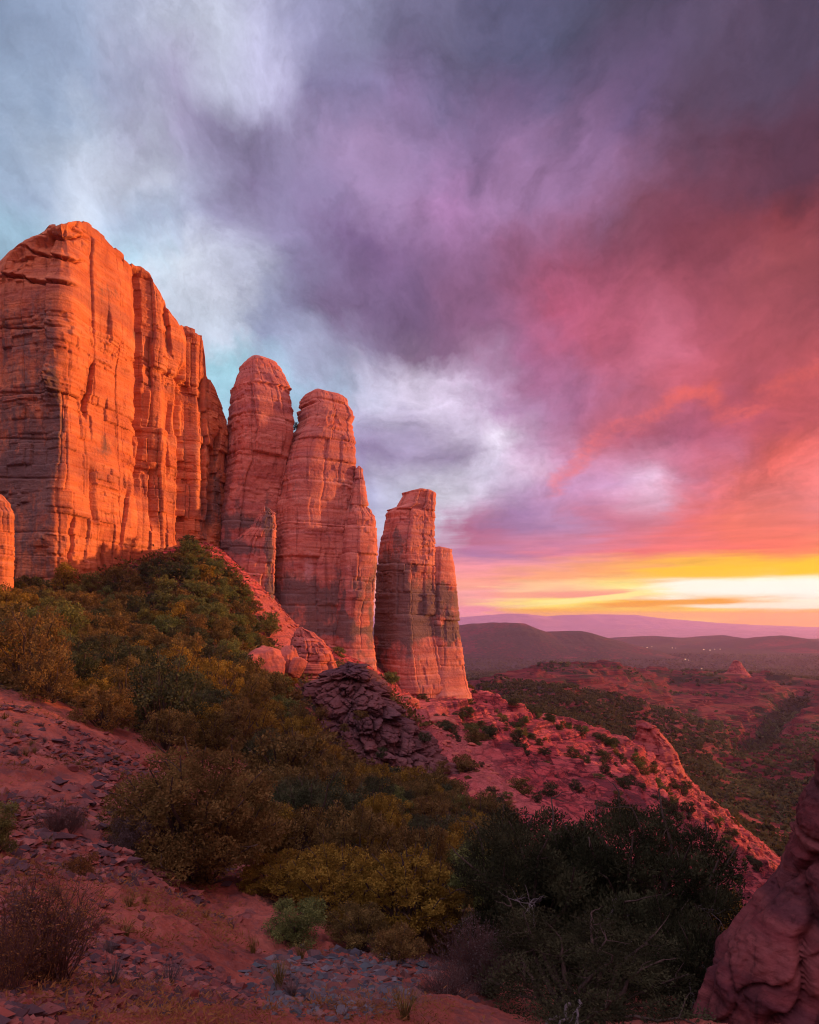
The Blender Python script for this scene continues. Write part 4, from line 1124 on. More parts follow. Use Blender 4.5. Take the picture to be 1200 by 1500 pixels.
L_DARK = leaf_material("juniper_leaf", (0.034, 0.042, 0.022), (0.068, 0.072, 0.034), (0.074, 0.056, 0.026))
L_NIGHT = leaf_material("dark_juniper_leaf", (0.022, 0.026, 0.014), (0.046, 0.046, 0.022), (0.042, 0.034, 0.018))
L_OLIVE = leaf_material("olive_leaf", (0.088, 0.066, 0.024), (0.150, 0.102, 0.034), (0.165, 0.085, 0.030))
L_GOLD = leaf_material("golden_leaf", (0.150, 0.094, 0.018), (0.250, 0.155, 0.028), (0.225, 0.115, 0.024))
L_GREEN = leaf_material("green_leaf", (0.075, 0.098, 0.034), (0.140, 0.150, 0.046), (0.150, 0.118, 0.034))
L_GREY = leaf_material("grey_leaf", (0.080, 0.062, 0.060), (0.120, 0.088, 0.080), (0.090, 0.060, 0.055))
L_RUST = leaf_material("rust_leaf", (0.120, 0.048, 0.022), (0.180, 0.085, 0.030), (0.110, 0.050, 0.024))
BARK = bark_material("bark", (0.045, 0.030, 0.024), (0.085, 0.056, 0.044))
BARK_GREY = bark_material("weathered_wood", (0.10, 0.08, 0.075), (0.17, 0.135, 0.13))
TWIG = bark_material("twig_bark", (0.075, 0.036, 0.030), (0.12, 0.062, 0.052))


def leaves(pos, axis, length, width, rng):
    n = len(pos)
    a = axis / (np.linalg.norm(axis, axis=1)[:, None] + 1e-9)
    r = rng.normal(size=(n, 3))
    b = np.cross(a, r); b /= np.linalg.norm(b, axis=1)[:, None] + 1e-9
    L = (length * rng.uniform(0.6, 1.35, n))[:, None]; W = (width * rng.uniform(0.6, 1.35, n))[:, None]
    V = np.stack([pos - a * L * 0.5, pos + b * W * 0.5, pos + a * L * 0.5, pos - b * W * 0.5], 1).reshape(-1, 3)
    return V, np.arange(4 * n).reshape(-1, 4)


def tube(path, radii, sides=6):
    path = np.asarray(path, float); n = len(path)
    t = np.gradient(path, axis=0); t /= np.linalg.norm(t, axis=1)[:, None] + 1e-9
    ref = np.array([0.31, 0.77, 0.2]); u = np.cross(t, ref); u /= np.linalg.norm(u, axis=1)[:, None] + 1e-9
    v = np.cross(t, u)
    th = np.linspace(0, 2 * np.pi, sides, endpoint=False)
    V = path[:, None] + np.asarray(radii)[:, None, None] * (u[:, None] * np.cos(th)[None, :, None] + v[:, None] * np.sin(th)[None, :, None])
    return V.reshape(-1, 3), grid_quads(n, sides, True)


def join(parts):
    V, Q, o = [], [], 0
    for v, q in parts:
        V.append(v); Q.append(q + o); o += len(v)
    return np.vstack(V), np.vstack(Q)


def bend(p0, p1, rng, k=7, wob=0.12, rise=0.25):
    t = np.linspace(0, 1, k)[:, None]
    p = p0 + (p1 - p0) * t
    d = np.linalg.norm(p1 - p0)
    off = np.cumsum(rng.normal(size=(k, 3)), 0) * wob * d / k ** 0.5 * 0.6
    off = off - off[:1] - t * (off[-1:] - off[:1])
    p = p + off
    p[:, 2] += rise * d * (np.sin(t[:, 0] * np.pi)) * 0.3 * rng.uniform(-0.4, 1)
    return p


def plant_meshes(seed, h=0.85, lumps=14, n_leaf=2600, leaf=0.055, aspect=0.5, r=(0.14, 0.26), stems=True, open_=0.0, low=0.1, spray=0.0, flat=0.8, twigs=0, limb=0.022):
    """a bush or tree of unit crown width: (trunk verts, quads), (leaf verts, quads)"""
    rng = np.random.RandomState(seed)
    C, R = [], []
    tries = 0
    while len(C) < lumps and tries < 4000:
        tries += 1
        rr = rng.uniform(*r)
        a = rng.uniform(0, 2 * np.pi); q = math.sqrt(rng.rand()) * (0.5 - rr * 0.7)
        z = low + rr * 0.6 + rng.rand() ** 0.8 * (h - low - rr * 1.4)
        env = 0.5 * math.sqrt(max(0.05, 1 - ((z - h * 0.42) / (h * 0.62)) ** 2))
        q *= env / 0.5 * 1.12
        c = np.array([math.cos(a) * q, math.sin(a) * q, z])
        if all(np.linalg.norm(c - d) > 0.68 * (rr + e) for d, e in zip(C, R)):
            C.append(c); R.append(rr)
    C = np.array(C); R = np.array(R)
    w = R ** 2; cnt = (n_leaf * w / w.sum()).astype(int)
    P, A = [], []
    for c, rr, k in zip(C, R, cnt):
        u = rng.normal(size=(k, 3)); u /= np.linalg.norm(u, axis=1)[:, None]
        # ragged shell with gaps and protruding sprigs
        rad = rr * (1.0 - 0.62 * rng.rand(k) ** 1.7)
        sp = vnoise(u * 2.3 + c * 9, seed + 3) + 0.5 * vnoise(u * 5.1 + c * 9, seed + 4)
        rad = rad * (1 + 0.34 * sp)
        keep = (sp > -0.75 + open_)
        u, rad = u[keep], rad[keep]
        p = c + u * rad[:, None] * np.array([1, 1, flat])
        P.append(p); A.append(u * 0.7 + rng.normal(size=u.shape) * 0.55 + np.array([0, 0, 0.35 + spray]))
    P = np.vstack(P); A = np.vstack(A)
    ok = P[:, 2] > 0.01
    crown = leaves(P[ok], A[ok], leaf, leaf * aspect, rng)
    parts = []
    nst = max(2, lumps // 6)
    hubs = [np.array([rng.normal() * 0.035, rng.normal() * 0.035, -0.06]) for _ in range(nst)]
    for i, (c, rr) in enumerate(zip(C, R)):
        b = hubs[i % nst]
        mid = b + (c - b) * 0.35 + np.array([0, 0, 0.04]) + rng.normal(size=3) * 0.03
        path = np.vstack([bend(b, mid, rng, 5, 0.1), bend(mid, c + (c - mid) * 0.25, rng, 6, 0.16)[1:]])
        rad = np.linspace(limb * rng.uniform(0.75, 1.2), limb * 0.16, len(path))
        parts.append(tube(path, rad, 6))
        for _ in range(twigs):
            s = path[rng.randint(4, len(path))]; d = rng.normal(size=3); d[2] = abs(d[2]) * 0.7
            parts.append(tube(bend(s, s + d / np.linalg.norm(d) * rr * rng.uniform(0.7, 1.3), rng, 5, 0.15), np.linspace(limb * 0.2, limb * 0.05, 5), 4))
    return join(parts), crown


def twig_meshes(seed, h=1.1, n=120, spread=0.5, leaf=0.0, n_leaf=0, thick=0.006, branch=3, upright=0.9):
    """a leafless or nearly leafless bush of thin upright shoots"""
    rng = np.random.RandomState(seed)
    parts = []; P = []; A = []
    for i in range(n):
        a = rng.uniform(0, 2 * np.pi); q = math.sqrt(rng.rand()) * 0.16
        b = np.array([math.cos(a) * q, math.sin(a) * q, -0.03])
        out = rng.uniform(0.15, 1.0) * spread
        e = np.array([math.cos(a) * out, math.sin(a) * out, h * rng.uniform(0.45, 1.0) * (1 - 0.35 * (out / spread) ** 2 * upright)])
        p = bend(b, e, rng, 8, 0.07, 0.3)
        parts.append(tube(p, np.linspace(thick, thick * 0.22, 8), 4))
        for _ in range(branch):
            k = rng.randint(2, 7); s = p[k]
            d = (e - b) / np.linalg.norm(e - b) + rng.normal(size=3) * 0.45; d[2] = abs(d[2])
            ee = s + d / np.linalg.norm(d) * h * rng.uniform(0.12, 0.35)
            pb = bend(s, ee, rng, 5, 0.08, 0.2)
            parts.append(tube(pb, np.linspace(thick * 0.5, thick * 0.15, 5), 3))
            P.append(pb[1:]); A.append(np.tile(d, (4, 1)))
        P.append(p[3:]); A.append(np.tile(e - b, (5, 1)))
    crown = None
    if n_leaf:
        P = np.vstack(P); A = np.vstack(A)
        k = rng.randint(0, len(P), n_leaf)
        crown = leaves(P[k] + rng.normal(size=(n_leaf, 3)) * 0.022, A[k] + rng.normal(size=(n_leaf, 3)) * 0.6, leaf, leaf * 0.45, rng)
    return join(parts), crown


def one_mesh(name, wood, crown, mats):
    V = np.vstack([wood[0], crown[0]])
    Q = [wood[1], crown[1] + len(wood[0])]
    idx = np.concatenate([np.zeros(len(wood[1])), np.ones(len(crown[1]))])
    return mesh_data(name, V, Q, False, None, mats, idx)


RNG = np.random.RandomState(11)


def zat(X, Y):
    return float(height(np.array([X]), np.array([Y]))[0])


def plant(name, x, Y, ytop, wpx, meshes, leafmat, label, cat, group=None, bark=BARK, rotz=None, extra=None, sink=0.0):
    """a plant with its own trunk and crown, rooted on the land in column x at distance Y, its top at row ytop"""
    X = (x - HX) / F * Y
    z = zat(X, Y) - sink
    hgt = max(0.15, (HY - ytop) / F * Y - z)
    wd = wpx / F * Y
    (tv, tq), crown = meshes
    top = max(tv[:, 2].max(), crown[0][:, 2].max() if crown else 0)
    ext = np.abs((crown[0] if crown else tv)[:, :2]); half = np.percentile(ext, 99.0)
    sc = np.array([wd / 2 / half, wd / 2 / half, hgt / top])
    root = bpy.data.objects.new(name, None); COL.objects.link(root)
    root.location = (X, Y, z); root.empty_display_size = 0.2
    root.rotation_euler = (0, 0, RNG.uniform(0, 6.28) if rotz is None else rotz)
    root["label"] = label; root["category"] = cat
    if group:
        root["group"] = group
    link("trunk" if bark is not TWIG else "shoots", mesh_data("trunk", tv * sc, [tq], True, None, [bark]), root)
    if crown:
        link("crown" if bark is not TWIG else "leaves", mesh_data("crown", crown[0] * sc, [crown[1]], False, None, [leafmat]), root)
    if extra:
        extra(root, wd, hgt)
    return root


def dead_limbs(seed, n):
    def go(root, wd, hgt):
        rng = np.random.RandomState(seed)
        for i in range(n):
            # bleached limbs hang out of the crown on the viewer's side
            a = rng.uniform(-2.3, -0.9) - root.rotation_euler.z
            out = wd * rng.uniform(0.36, 0.5)
            b = np.array([math.cos(a) * out * 0.45, math.sin(a) * out * 0.45, hgt * rng.uniform(0.3, 0.65)])
            e = np.array([math.cos(a) * out * 1.05, math.sin(a) * out * 1.05, b[2] + hgt * rng.uniform(-0.32, 0.12)])
            p = bend(b, e, rng, 9, 0.2, 0.2)
            parts = [tube(p, np.linspace(0.022, 0.006, 9) * (wd / 3) ** 0.5, 6)]
            for _ in range(9):
                s = p[rng.randint(3, 9)]; d = (e - b) / np.linalg.norm(e - b) + rng.normal(size=3) * 0.7
                q = bend(s, s + d / np.linalg.norm(d) * wd * rng.uniform(0.05, 0.14), rng, 6, 0.2)
                parts.append(tube(q, np.linspace(0.007, 0.002, 6), 4))
            v, q = join(parts)
            link("dead_branch", mesh_data("dead_branch", v, [q], True, None, [BARK_GREY]), root)
    return go


T = plant_meshes
# trees and bushes that can be told apart, nearest part of the slope
plant("juniper_tree", 285, 12.2, 1088, 225, T(1, 0.9, 54, 62000, 0.019, 0.5, (0.085, 0.145), open_=0.15, low=0.02, twigs=1, limb=0.024), L_OLIVE, "spreading brown green juniper with a dark trunk above the stony path", "tree")
plant("dark_tree", 452, 19.0, 1132, 130, T(2, 0.85, 36, 20000, 0.025, 0.5, (0.085, 0.15), open_=0.3, low=0.06, twigs=2), L_DARK, "dark rounded tree between the spreading juniper and the golden bushes", "tree")
plant("golden_tree", 598, 11.2, 1234, 140, T(3, 1.15, 40, 26000, 0.026, 0.6, (0.08, 0.14), open_=0.3, low=0.3, twigs=3, limb=0.03), L_GOLD, "golden scrub oak with its dark forked trunk showing, beside the big dark juniper", "tree")
plant("golden_bush", 492, 11.6, 1240, 135, T(4, 0.95, 36, 24000, 0.026, 0.6, (0.09, 0.15), open_=0.3, low=0.05), L_GOLD, "broad golden scrub oak bush touching the forked golden oak", "bush")
plant("golden_bush", 408, 12.4, 1252, 110, T(5, 0.85, 30, 19000, 0.028, 0.6, (0.09, 0.16), open_=0.3, low=0.04), L_GOLD, "low golden bush at the foot of the spreading juniper", "bush")
plant("green_bush", 436, 9.2, 1318, 92, T(6, 0.8, 14, 12000, 0.034, 0.55, (0.15, 0.24), low=0.03), L_GREEN, "small rounded green bush in front of the golden bushes above the rubble", "bush")
plant("small_tree", 582, 8.4, 1358, 78, T(7, 0.8, 12, 8000, 0.036, 0.6, (0.14, 0.22), open_=0.15, low=0.25, twigs=3), L_OLIVE, "little olive tree standing in front of the forked golden oak", "tree")
plant("golden_bush", 662, 22, 1206, 74, T(8, 0.95, 14, 9000, 0.036, 0.6, (0.14, 0.24), low=0.04), L_GOLD, "bright golden bush uphill between the forked oak and the dark juniper", "bush")
plant("dark_juniper", 800, 10.5, 1188, 265, T(9, 0.95, 46, 74000, 0.021, 0.36, (0.10, 0.17), open_=0.1, low=0.05, spray=0.5, twigs=3), L_NIGHT, "big dark juniper next to the golden oak, its crown full of grey twigs", "tree", extra=dead_limbs(31, 4))
plant("dark_juniper", 935, 10.0, 1166, 300, T(10, 1.0, 56, 90000, 0.020, 0.36, (0.09, 0.16), open_=0.1, low=0.05, spray=0.6, twigs=3), L_NIGHT, "largest dark juniper, with bleached dead limbs hanging from its shaded side", "tree", extra=dead_limbs(32, 9))
plant("dark_juniper", 1010, 7.6, 1300, 150, T(12, 1.0, 22, 26000, 0.026, 0.34, (0.11, 0.18), open_=0.15, low=0.05, spray=0.5, twigs=4), L_NIGHT, "dark juniper growing against the red slickrock slab", "tree", extra=dead_limbs(33, 2))
plant("dark_juniper", 850, 6.4, 1372, 330, T(13, 0.8, 30, 46000, 0.020, 0.34, (0.10, 0.17), open_=0.2, low=0.02, spray=0.4, twigs=5), L_NIGHT, "low near black juniper spreading at the foot of the largest juniper", "tree", extra=dead_limbs(34, 3))
plant("grey_shrub", 700, 7.6, 1330, 130, twig_meshes(14, 0.8, 260, 0.5, 0.02, 5000, 0.004, 4), L_GREY, "leafless purple grey shrub between the little olive tree and the dark junipers", "shrub", bark=TWIG)
plant("grey_shrub", 655, 6.6, 1415, 100, twig_meshes(15, 0.6, 200, 0.5, 0.02, 3000, 0.004, 4), L_GREY, "low dusty grey shrub at the edge of the blue grey rubble", "shrub", bark=TWIG)
plant("twig_bush", 62, 3.4, 1262, 195, twig_meshes(16, 1.25, 120, 0.42, 0.022, 6500, 0.006, 5, 0.6), L_RUST, "tall rust brown bush of thin upright twigs nearest the viewer", "bush", bark=TWIG)
plant("twig_bush", 8, 3.0, 1330, 110, twig_meshes(17, 1.2, 60, 0.42, 0.022, 3000, 0.006, 5, 0.6), L_RUST, "smaller rust brown twig bush cut off by the photo's edge", "bush", bark=TWIG)
plant("green_bush", -4, 8.4, 1166, 66, T(18, 1.1, 14, 12000, 0.034, 0.55, (0.14, 0.24), low=0.02), L_GREEN, "dark green bush at the photo's edge on the bare dirt slope", "bush")
plant("grey_shrub", 192, 11, 1192, 62, T(19, 0.8, 12, 9000, 0.03, 0.4, (0.14, 0.22), low=0.02), L_GREY, "bluish grey sage beside the spreading juniper", "shrub")
plant("grey_shrub", 92, 10.2, 1168, 66, twig_meshes(20, 0.55, 200, 0.5, 0.02, 3000, 0.004, 4), L_GREY, "purple grey twig shrub in the middle of the bare dirt slope", "shrub", bark=TWIG)
plant("grey_shrub", 120, 8.2, 1248, 46, T(21, 0.6, 9, 4000, 0.04, 0.5, (0.14, 0.24), low=0.02), L_RUST, "small rusty shrub among the stones of the dirt slope", "shrub")
plant("green_bush", 1058, 9.0, 1392, 60, T(22, 0.9, 10, 7000, 0.04, 0.4, (0.15, 0.25), low=0.02), L_DARK, "small dark bush at the foot of the red slickrock slab", "bush")
plant("golden_bush", 1062, 30, 1298, 62, T(23, 0.7, 12, 7000, 0.036, 0.6, (0.14, 0.24), low=0.02), L_GOLD, "low yellowish bush down the slope behind the largest juniper", "bush")

for k, (x, Y, yt, w, m, lab) in enumerate(((352, 15.5, 1140, 110, L_OLIVE, "olive bush behind the shoulder of the spreading juniper"), (390, 17, 1168, 96, L_GOLD, "golden brown bush between the spreading juniper and the dark rounded tree"), (520, 16, 1178, 120, L_OLIVE, "olive scrub oak between the dark rounded tree and the forked golden oak"),
        (545, 20.5, 1160, 90, L_GOLD, "tall golden bush up the slope behind the forked golden oak"), (620, 17, 1200, 90, L_OLIVE, "olive bush whose top shows over the forked golden oak"), (700, 17, 1236, 110, L_GREEN, "mid green bush between the bright golden bush and the big dark juniper"),
        (560, 13.5, 1262, 96, L_GOLD, "golden bush wedged between the broad golden bush and the forked oak"), (655, 11.5, 1290, 86, L_OLIVE, "olive bush tucked against the near side of the big dark juniper"), (525, 9.6, 1325, 92, L_OLIVE, "low olive bush in front of the broad golden bush"), (240, 14.5, 1190, 80, L_OLIVE, "olive brown shrub at the uphill foot of the spreading juniper"))):
    plant("thicket_bush", x, Y, yt, w, T(60 + k, 0.9, 30, 17000, 0.028, 0.55, (0.09, 0.16), open_=0.2, low=0.02), m, lab, "bush")

# the wooded slope: bushes told apart only by kind and tone
NAMES = [("juniper_bush", "juniper bush", L_DARK, "dark green juniper bush"), ("scrub_oak", "scrub oak", L_OLIVE, "olive brown scrub oak"), ("golden_oak", "scrub oak", L_GOLD, "golden leaved scrub oak"), ("manzanita_bush", "bush", L_GREEN, "mid green bush")]
PROTO = {}
for ki, (nm, ct, mt, lb) in enumerate(NAMES):
    for v in range(4):
        w, c = T(100 + ki * 10 + v, 0.72 + 0.12 * v, 15 + v, 3000, 0.056, 0.6, (0.12, 0.21), open_=0.2, low=0.02)
        PROTO[ki, v, 0] = one_mesh(nm, w, c, [BARK, mt])
        w, c = T(200 + ki * 10 + v, 0.74 + 0.12 * v, 26 + 2 * v, 8500, 0.034, 0.6, (0.09, 0.17), open_=0.25, low=0.04, twigs=1)
        PROTO[ki, v, 1] = one_mesh(nm, w, c, [BARK, mt])


def inside(poly, x, y):
    c = False
    n = len(poly)
    for i in range(n):
        (x0, y0), (x1, y1) = poly[i], poly[(i + 1) % n]
        if (y0 > y) != (y1 > y) and x < (x1 - x0) * (y - y0) / (y1 - y0) + x0:
            c = not c
    return c


def scatter(poly, Y0, Y1, n, size, seed, close=0.6, taken=None):
    """places on the land whose foot is seen inside the outline poly"""
    rng = np.random.RandomState(seed)
    xs = [p[0] for p in poly]
    out = [] if taken is None else taken
    res = []
    K = n * 60
    x = rng.uniform(min(xs), max(xs), K); Y = np.sqrt(rng.uniform(Y0 ** 2, Y1 ** 2, K))
    X = (x - HX) / F * Y; Z = height(X, Y); y = HY - F * Z / Y
    for i in range(K):
        if len(res) >= n:
            break
        if not inside(poly, x[i], y[i]):
            continue
        s = rng.uniform(*size) * (1 if Y[i] > 30 else 0.75)
        if any((X[i] - a) ** 2 + (Y[i] - b) ** 2 < (close * (s + t) / 2 * 1.35) ** 2 for a, b, t in out):
            continue
        out.append((X[i], Y[i], s)); res.append((X[i], Y[i], Z[i], s, x[i], y[i]))
    return res


HILL = [(-70, 880), (20, 850), (70, 850), (110, 872), (190, 856), (245, 822), (275, 806), (315, 832), (350, 862), (392, 915), (412, 950), (345, 952), (352, 1010), (420, 1010), (440, 1060), (445, 1135), (420, 1190), (380, 1110), (250, 1105), (190, 1082), (100, 1052), (0, 1006), (-70, 985)]
MID = [(380, 1120), (445, 1060), (452, 1130), (560, 1150), (640, 1160), (700, 1192), (748, 1212), (740, 1300), (690, 1330), (640, 1300), (600, 1262), (530, 1262), (440, 1275), (400, 1250)]
rs = np.random.RandomState(5)
WORD = {0: "wooded slope under the great cliff", 1: "hollow below the dark rock outcrop"}
taken = [((x - HX) / F * Y, Y, s) for x, Y, s in ((285, 12.2, 2.6), (452, 19, 2.4), (598, 11.2, 1.6), (492, 11.6, 1.6), (408, 12.4, 1.4), (662, 22, 1.6), (800, 10.5, 2.6), (935, 10, 2.8))]
for zone, pts in ((0, scatter(HILL, 22, 121, 330, (2.4, 4.6), 51, 0.62, taken)), (1, scatter(MID, 13, 80, 120, (1.9, 3.6), 52, 0.6, taken))):
    for X, Y, Z, s, px, py in pts:
        green = sstep(150, 300, px) * (1 - sstep(930, 1010, py)) if zone == 0 else 0.25
        u = rs.rand()
        if green > 0.5:
            ki = 3 if u < 0.45 else (0 if u < 0.7 else (1 if u < 0.92 else 2))
        else:
            ki = 1 if u < 0.48 else (0 if u < 0.70 else (2 if u < 0.90 else 3))
        nm, ct, mt, lb = NAMES[ki]
        o = link(nm, PROTO[ki, rs.randint(4), 1 if Y < 55 else 0], None, (X, Y, Z - 0.08 * s), "%s on the %s" % (lb, WORD[zone]) if zone == 0 else "%s in the %s" % (lb, WORD[zone]), ct,
                 "%ss on the slope" % lb if zone == 0 else "%ss in the hollow" % lb)
        o.rotation_euler = (0, 0, rs.uniform(0, 6.28)); o.scale = (s, s, s * rs.uniform(0.8, 1.15))

RAMP = [(290, 805), (318, 828), (352, 858), (385, 895), (405, 935), (350, 950), (300, 900), (270, 840)]
for X, Y, Z, s, px, py in scatter(RAMP, 84, 122, 46, (1.6, 3.4), 57, 0.45):
    nm, ct, mt, lb = NAMES[3 if rs.rand() < 0.6 else 0]
    ki = 3 if nm == "manzanita_bush" else 0
    o = link(nm, PROTO[ki, rs.randint(4), 0], None, (X, Y, Z - 0.1 * s), "%s on the hill crest under the round topped spire" % lb, ct, "%ss on the hill crest" % lb)
    o.rotation_euler = (0, 0, rs.uniform(0, 6.28)); o.scale = (s, s, s * rs.uniform(0.7, 1.05))

RIDGE = [(688, 1008), (720, 1012), (790, 1048), (850, 1066), (930, 1100), (1000, 1140), (1060, 1190), (1130, 1262), (1090, 1300), (1000, 1260), (900, 1200), (830, 1170), (760, 1190), (700, 1165), (640, 1085), (600, 1035), (620, 1020), (660, 1050)]
for X, Y, Z, s, px, py in scatter(RIDGE, 62, 192, 420, (0.9, 3.8), 53, 0.38):
    if vnoise(np.array([[X / 9.0, Y / 9.0, 3.3]]), 7)[0] < 0.12 and rs.rand() < 0.86:
        continue
    ki = 0 if rs.rand() < 0.6 else (1 if rs.rand() < 0.5 else 3)
    nm, ct, mt, lb = NAMES[ki]
    o = link(nm, PROTO[ki, rs.randint(4), 0], None, (X, Y, Z - 0.1 * s), "%s dotting the bare red ridge below the isolated spire" % lb, ct, "%ss on the red ridge" % lb)
    o.rotation_euler = (0, 0, rs.uniform(0, 6.28)); o.scale = (s, s, s * rs.uniform(0.6, 0.95))
# bushes at the feet of the spires
for i, (x, Y, y, s, ki, lab) in enumerate(((572, 137, 985, 4.5, 3, "green bush in the shaded cleft between the pointed and isolated spires"), (565, 138, 1005, 3.6, 3, "second green bush lower in the cleft between the spires"),
                                           (495, 128, 962, 3.2, 3, "green bush on the foot of the flat capped spire"), (410, 130, 925, 2.8, 3, "green bush beside the pink scree under the flat capped spire"),
                                           (598, 128, 1012, 3.0, 1, "olive bush at the foot of the isolated spire"), (622, 84, 1086, 1.9, 0, "dark bush where the outcrop meets the red scree"), (648, 80, 1130, 2.0, 1, "olive bush on the lower edge of the scree beside the outcrop"), (470, 80, 1052, 2.1, 1, "olive bush against the shaded side of the dark outcrop"), (528, 80, 1052, 2.0, 1, "olive bush growing on the face of the dark outcrop"), (505, 80.5, 1070, 1.5, 1, "small olive bush lower on the dark outcrop"), (560, 79, 1108, 1.7, 0, "dark bush at the foot of the dark outcrop"), (432, 141, 628, 1.8, 0, "tiny dark bush high in the notch between the round topped and flat capped spires"))):
    nm, ct, mt, lb = NAMES[ki]
    p = world(x, y, Y)
    o = link(nm, PROTO[ki, i % 4, 0], None, (p[0], p[1], (min(p[2], zat(p[0], p[1])) if i < 5 else p[2]) - 0.1 * s), lab, ct)
    o.scale = (s, s, s * 0.9)


def build_undergrowth():
    rng = np.random.RandomState(8)
    K = 60000
    x = rng.uniform(-80, 800, K); Y = np.exp(rng.uniform(math.log(9), math.log(120), K))
    X = (x - HX) / F * Y
    z, zn = height(X, Y, True)
    ok = zn['veg'] > 0.35 + 0.25 * rng.rand(K)
    X, Y, z = X[ok][:11000], Y[ok][:11000], z[ok][:11000]
    n = len(X); k = 11
    sz = 0.006 * Y + 0.10
    u = rng.normal(size=(n, k, 3)); u[..., 2] = np.abs(u[..., 2]) * 0.7
    P = np.stack([X, Y, z], 1)[:, None] + u * sz[:, None, None] * 1.1
    V, Q = leaves(P.reshape(-1, 3), (u + rng.normal(size=u.shape) * 0.6).reshape(-1, 3), np.repeat(sz, k) * 0.9, np.repeat(sz, k) * 0.5, rng)
    link("undergrowth", mesh_data("undergrowth", V, [Q], False, None, [L_OLIVE]), None, None, "low olive undergrowth and leaf litter between the bushes of the slope", "undergrowth", None, "stuff")


build_undergrowth()


def build_forest():
    rng = np.random.RandomState(9)
    K = 120000
    x = rng.uniform(640, 1260, K); Y = np.exp(rng.uniform(math.log(215), math.log(4200), K))
    X = (x - HX) / F * Y
    z, zn = height(X, Y, True)
    n0 = fbm(np.stack([X / 45, Y / 45, z / 15], 1), 4, 90)
    ok = (zn['veg'] + 0.45 * n0 + 0.40 * (Y < 700)) > 0.50 + 0.45 * rng.rand(K)
    X, Y, z = X[ok][:24000], Y[ok][:24000], z[ok][:24000]
    n = len(X); k = 12
    s = rng.uniform(1.6, 4.0, n) * np.clip(Y / 700, 0.9, 2.2)
    u = rng.normal(size=(n, k, 3)); u /= np.linalg.norm(u, axis=2)[..., None]; u[..., 2] = u[..., 2] * 0.6 + 0.5
    P = np.stack([X, Y, z], 1)[:, None] + u * s[:, None, None] * 0.55
    V, Q = leaves(P.reshape(-1, 3), (u + rng.normal(size=u.shape) * 0.7).reshape(-1, 3), np.repeat(s, k) * 0.9, np.repeat(s, k) * 0.75, rng)
    link("forest", mesh_data("forest", V, [Q], False, None, [L_DARK]), None, None, "dark scattered woodland of the canyon, far red hills and valley floor", "woodland", None, "stuff")


build_forest()

# ------------------------------------------------------------------ loose stones, tufts, town, air
def stone_material(name, cols):
    m, N = new_mat(name)
    oi = N.n.new('ShaderNodeObjectInfo'); g = N.n.new('ShaderNodeNewGeometry'); tc = N.n.new('ShaderNodeTexCoord')
    r = N.n.new('ShaderNodeValToRGB'); r.color_ramp.interpolation = 'CONSTANT'
    while len(r.color_ramp.elements) < len(cols):
        r.color_ramp.elements.new(0.5)
    for i, c in enumerate(cols):
        r.color_ramp.elements[i].position = i / len(cols); r.color_ramp.elements[i].color = c + (1,)
    h = N.math('FRACT', N.math('ADD', oi.outputs['Random'], g.outputs['Random Per Island']))
    N.l.new(h, r.inputs[0])
    n = N.noise(tc.outputs['Object'], 7.0, 6, 0.7)
    c = N.mix(N.math('MULTIPLY', N.ramp(n, 0.45, 0.7), 0.5), r.outputs[0], (0.06, 0.04, 0.04))
    principled(N, c, 0.9, bump(N, n, 0.03, 0.7), 0.15)
    return m


S_RED = stone_material("red_stone", [(0.22, 0.058, 0.042), (0.15, 0.045, 0.040), (0.27, 0.095, 0.075), (0.085, 0.042, 0.044), (0.17, 0.06, 0.052), (0.07, 0.038, 0.042)])
S_BLUE = stone_material("blue_grey_stone", [(0.085, 0.078, 0.088), (0.13, 0.115, 0.12), (0.055, 0.052, 0.062), (0.17, 0.085, 0.072), (0.07, 0.085, 0.092), (0.11, 0.062, 0.060), (0.14, 0.055, 0.045)])


def stone_mesh(seed, mat):
    import bmesh
    bm = bmesh.new(); bmesh.ops.create_icosphere(bm, subdivisions=3, radius=1.0)
    V = np.array([v.co[:] for v in bm.verts]); Fc = np.array([[v.index for v in f.verts] for f in bm.faces]); bm.free()
    rng = np.random.RandomState(seed)
    r = np.full(len(V), 1.1)
    for _ in range(12):
        nn = rng.normal(size=3); nn /= np.linalg.norm(nn)
        dot = V @ nn
        r = np.where(dot > 0.08, np.minimum(r, rng.uniform(0.55, 0.95) / np.maximum(dot, 0.08)), r)
    P = V * r[:, None] * np.array([1, rng.uniform(0.55, 0.9), rng.uniform(0.4, 0.75)])
    P += V * (0.05 * fbm(P * 3, 3, seed))[:, None]
    return mesh_data("stone", P, [Fc], False, None, [mat])


RED = [stone_mesh(900 + i, S_RED) for i in range(9)]
BLUE = [stone_mesh(920 + i, S_BLUE) for i in range(9)]
rs = np.random.RandomState(77)


def stones(poly, Y0, Y1, n, size, pool, label, group, seed, name="stone", cat="stone"):
    for X, Y, Z, s, px, py in scatter(poly, Y0, Y1, n, size, seed, 0.35):
        o = link(name, pool[rs.randint(len(pool))], None, (X, Y, Z + 0.06 * s), label, cat, group)
        o.rotation_euler = (rs.normal() * 0.2, rs.normal() * 0.2, rs.uniform(0, 6.28))
        k = s / 2 * (1 if Y > 30 else 1 / 0.75)
        o.scale = (k, k, k * rs.uniform(0.6, 1.1))


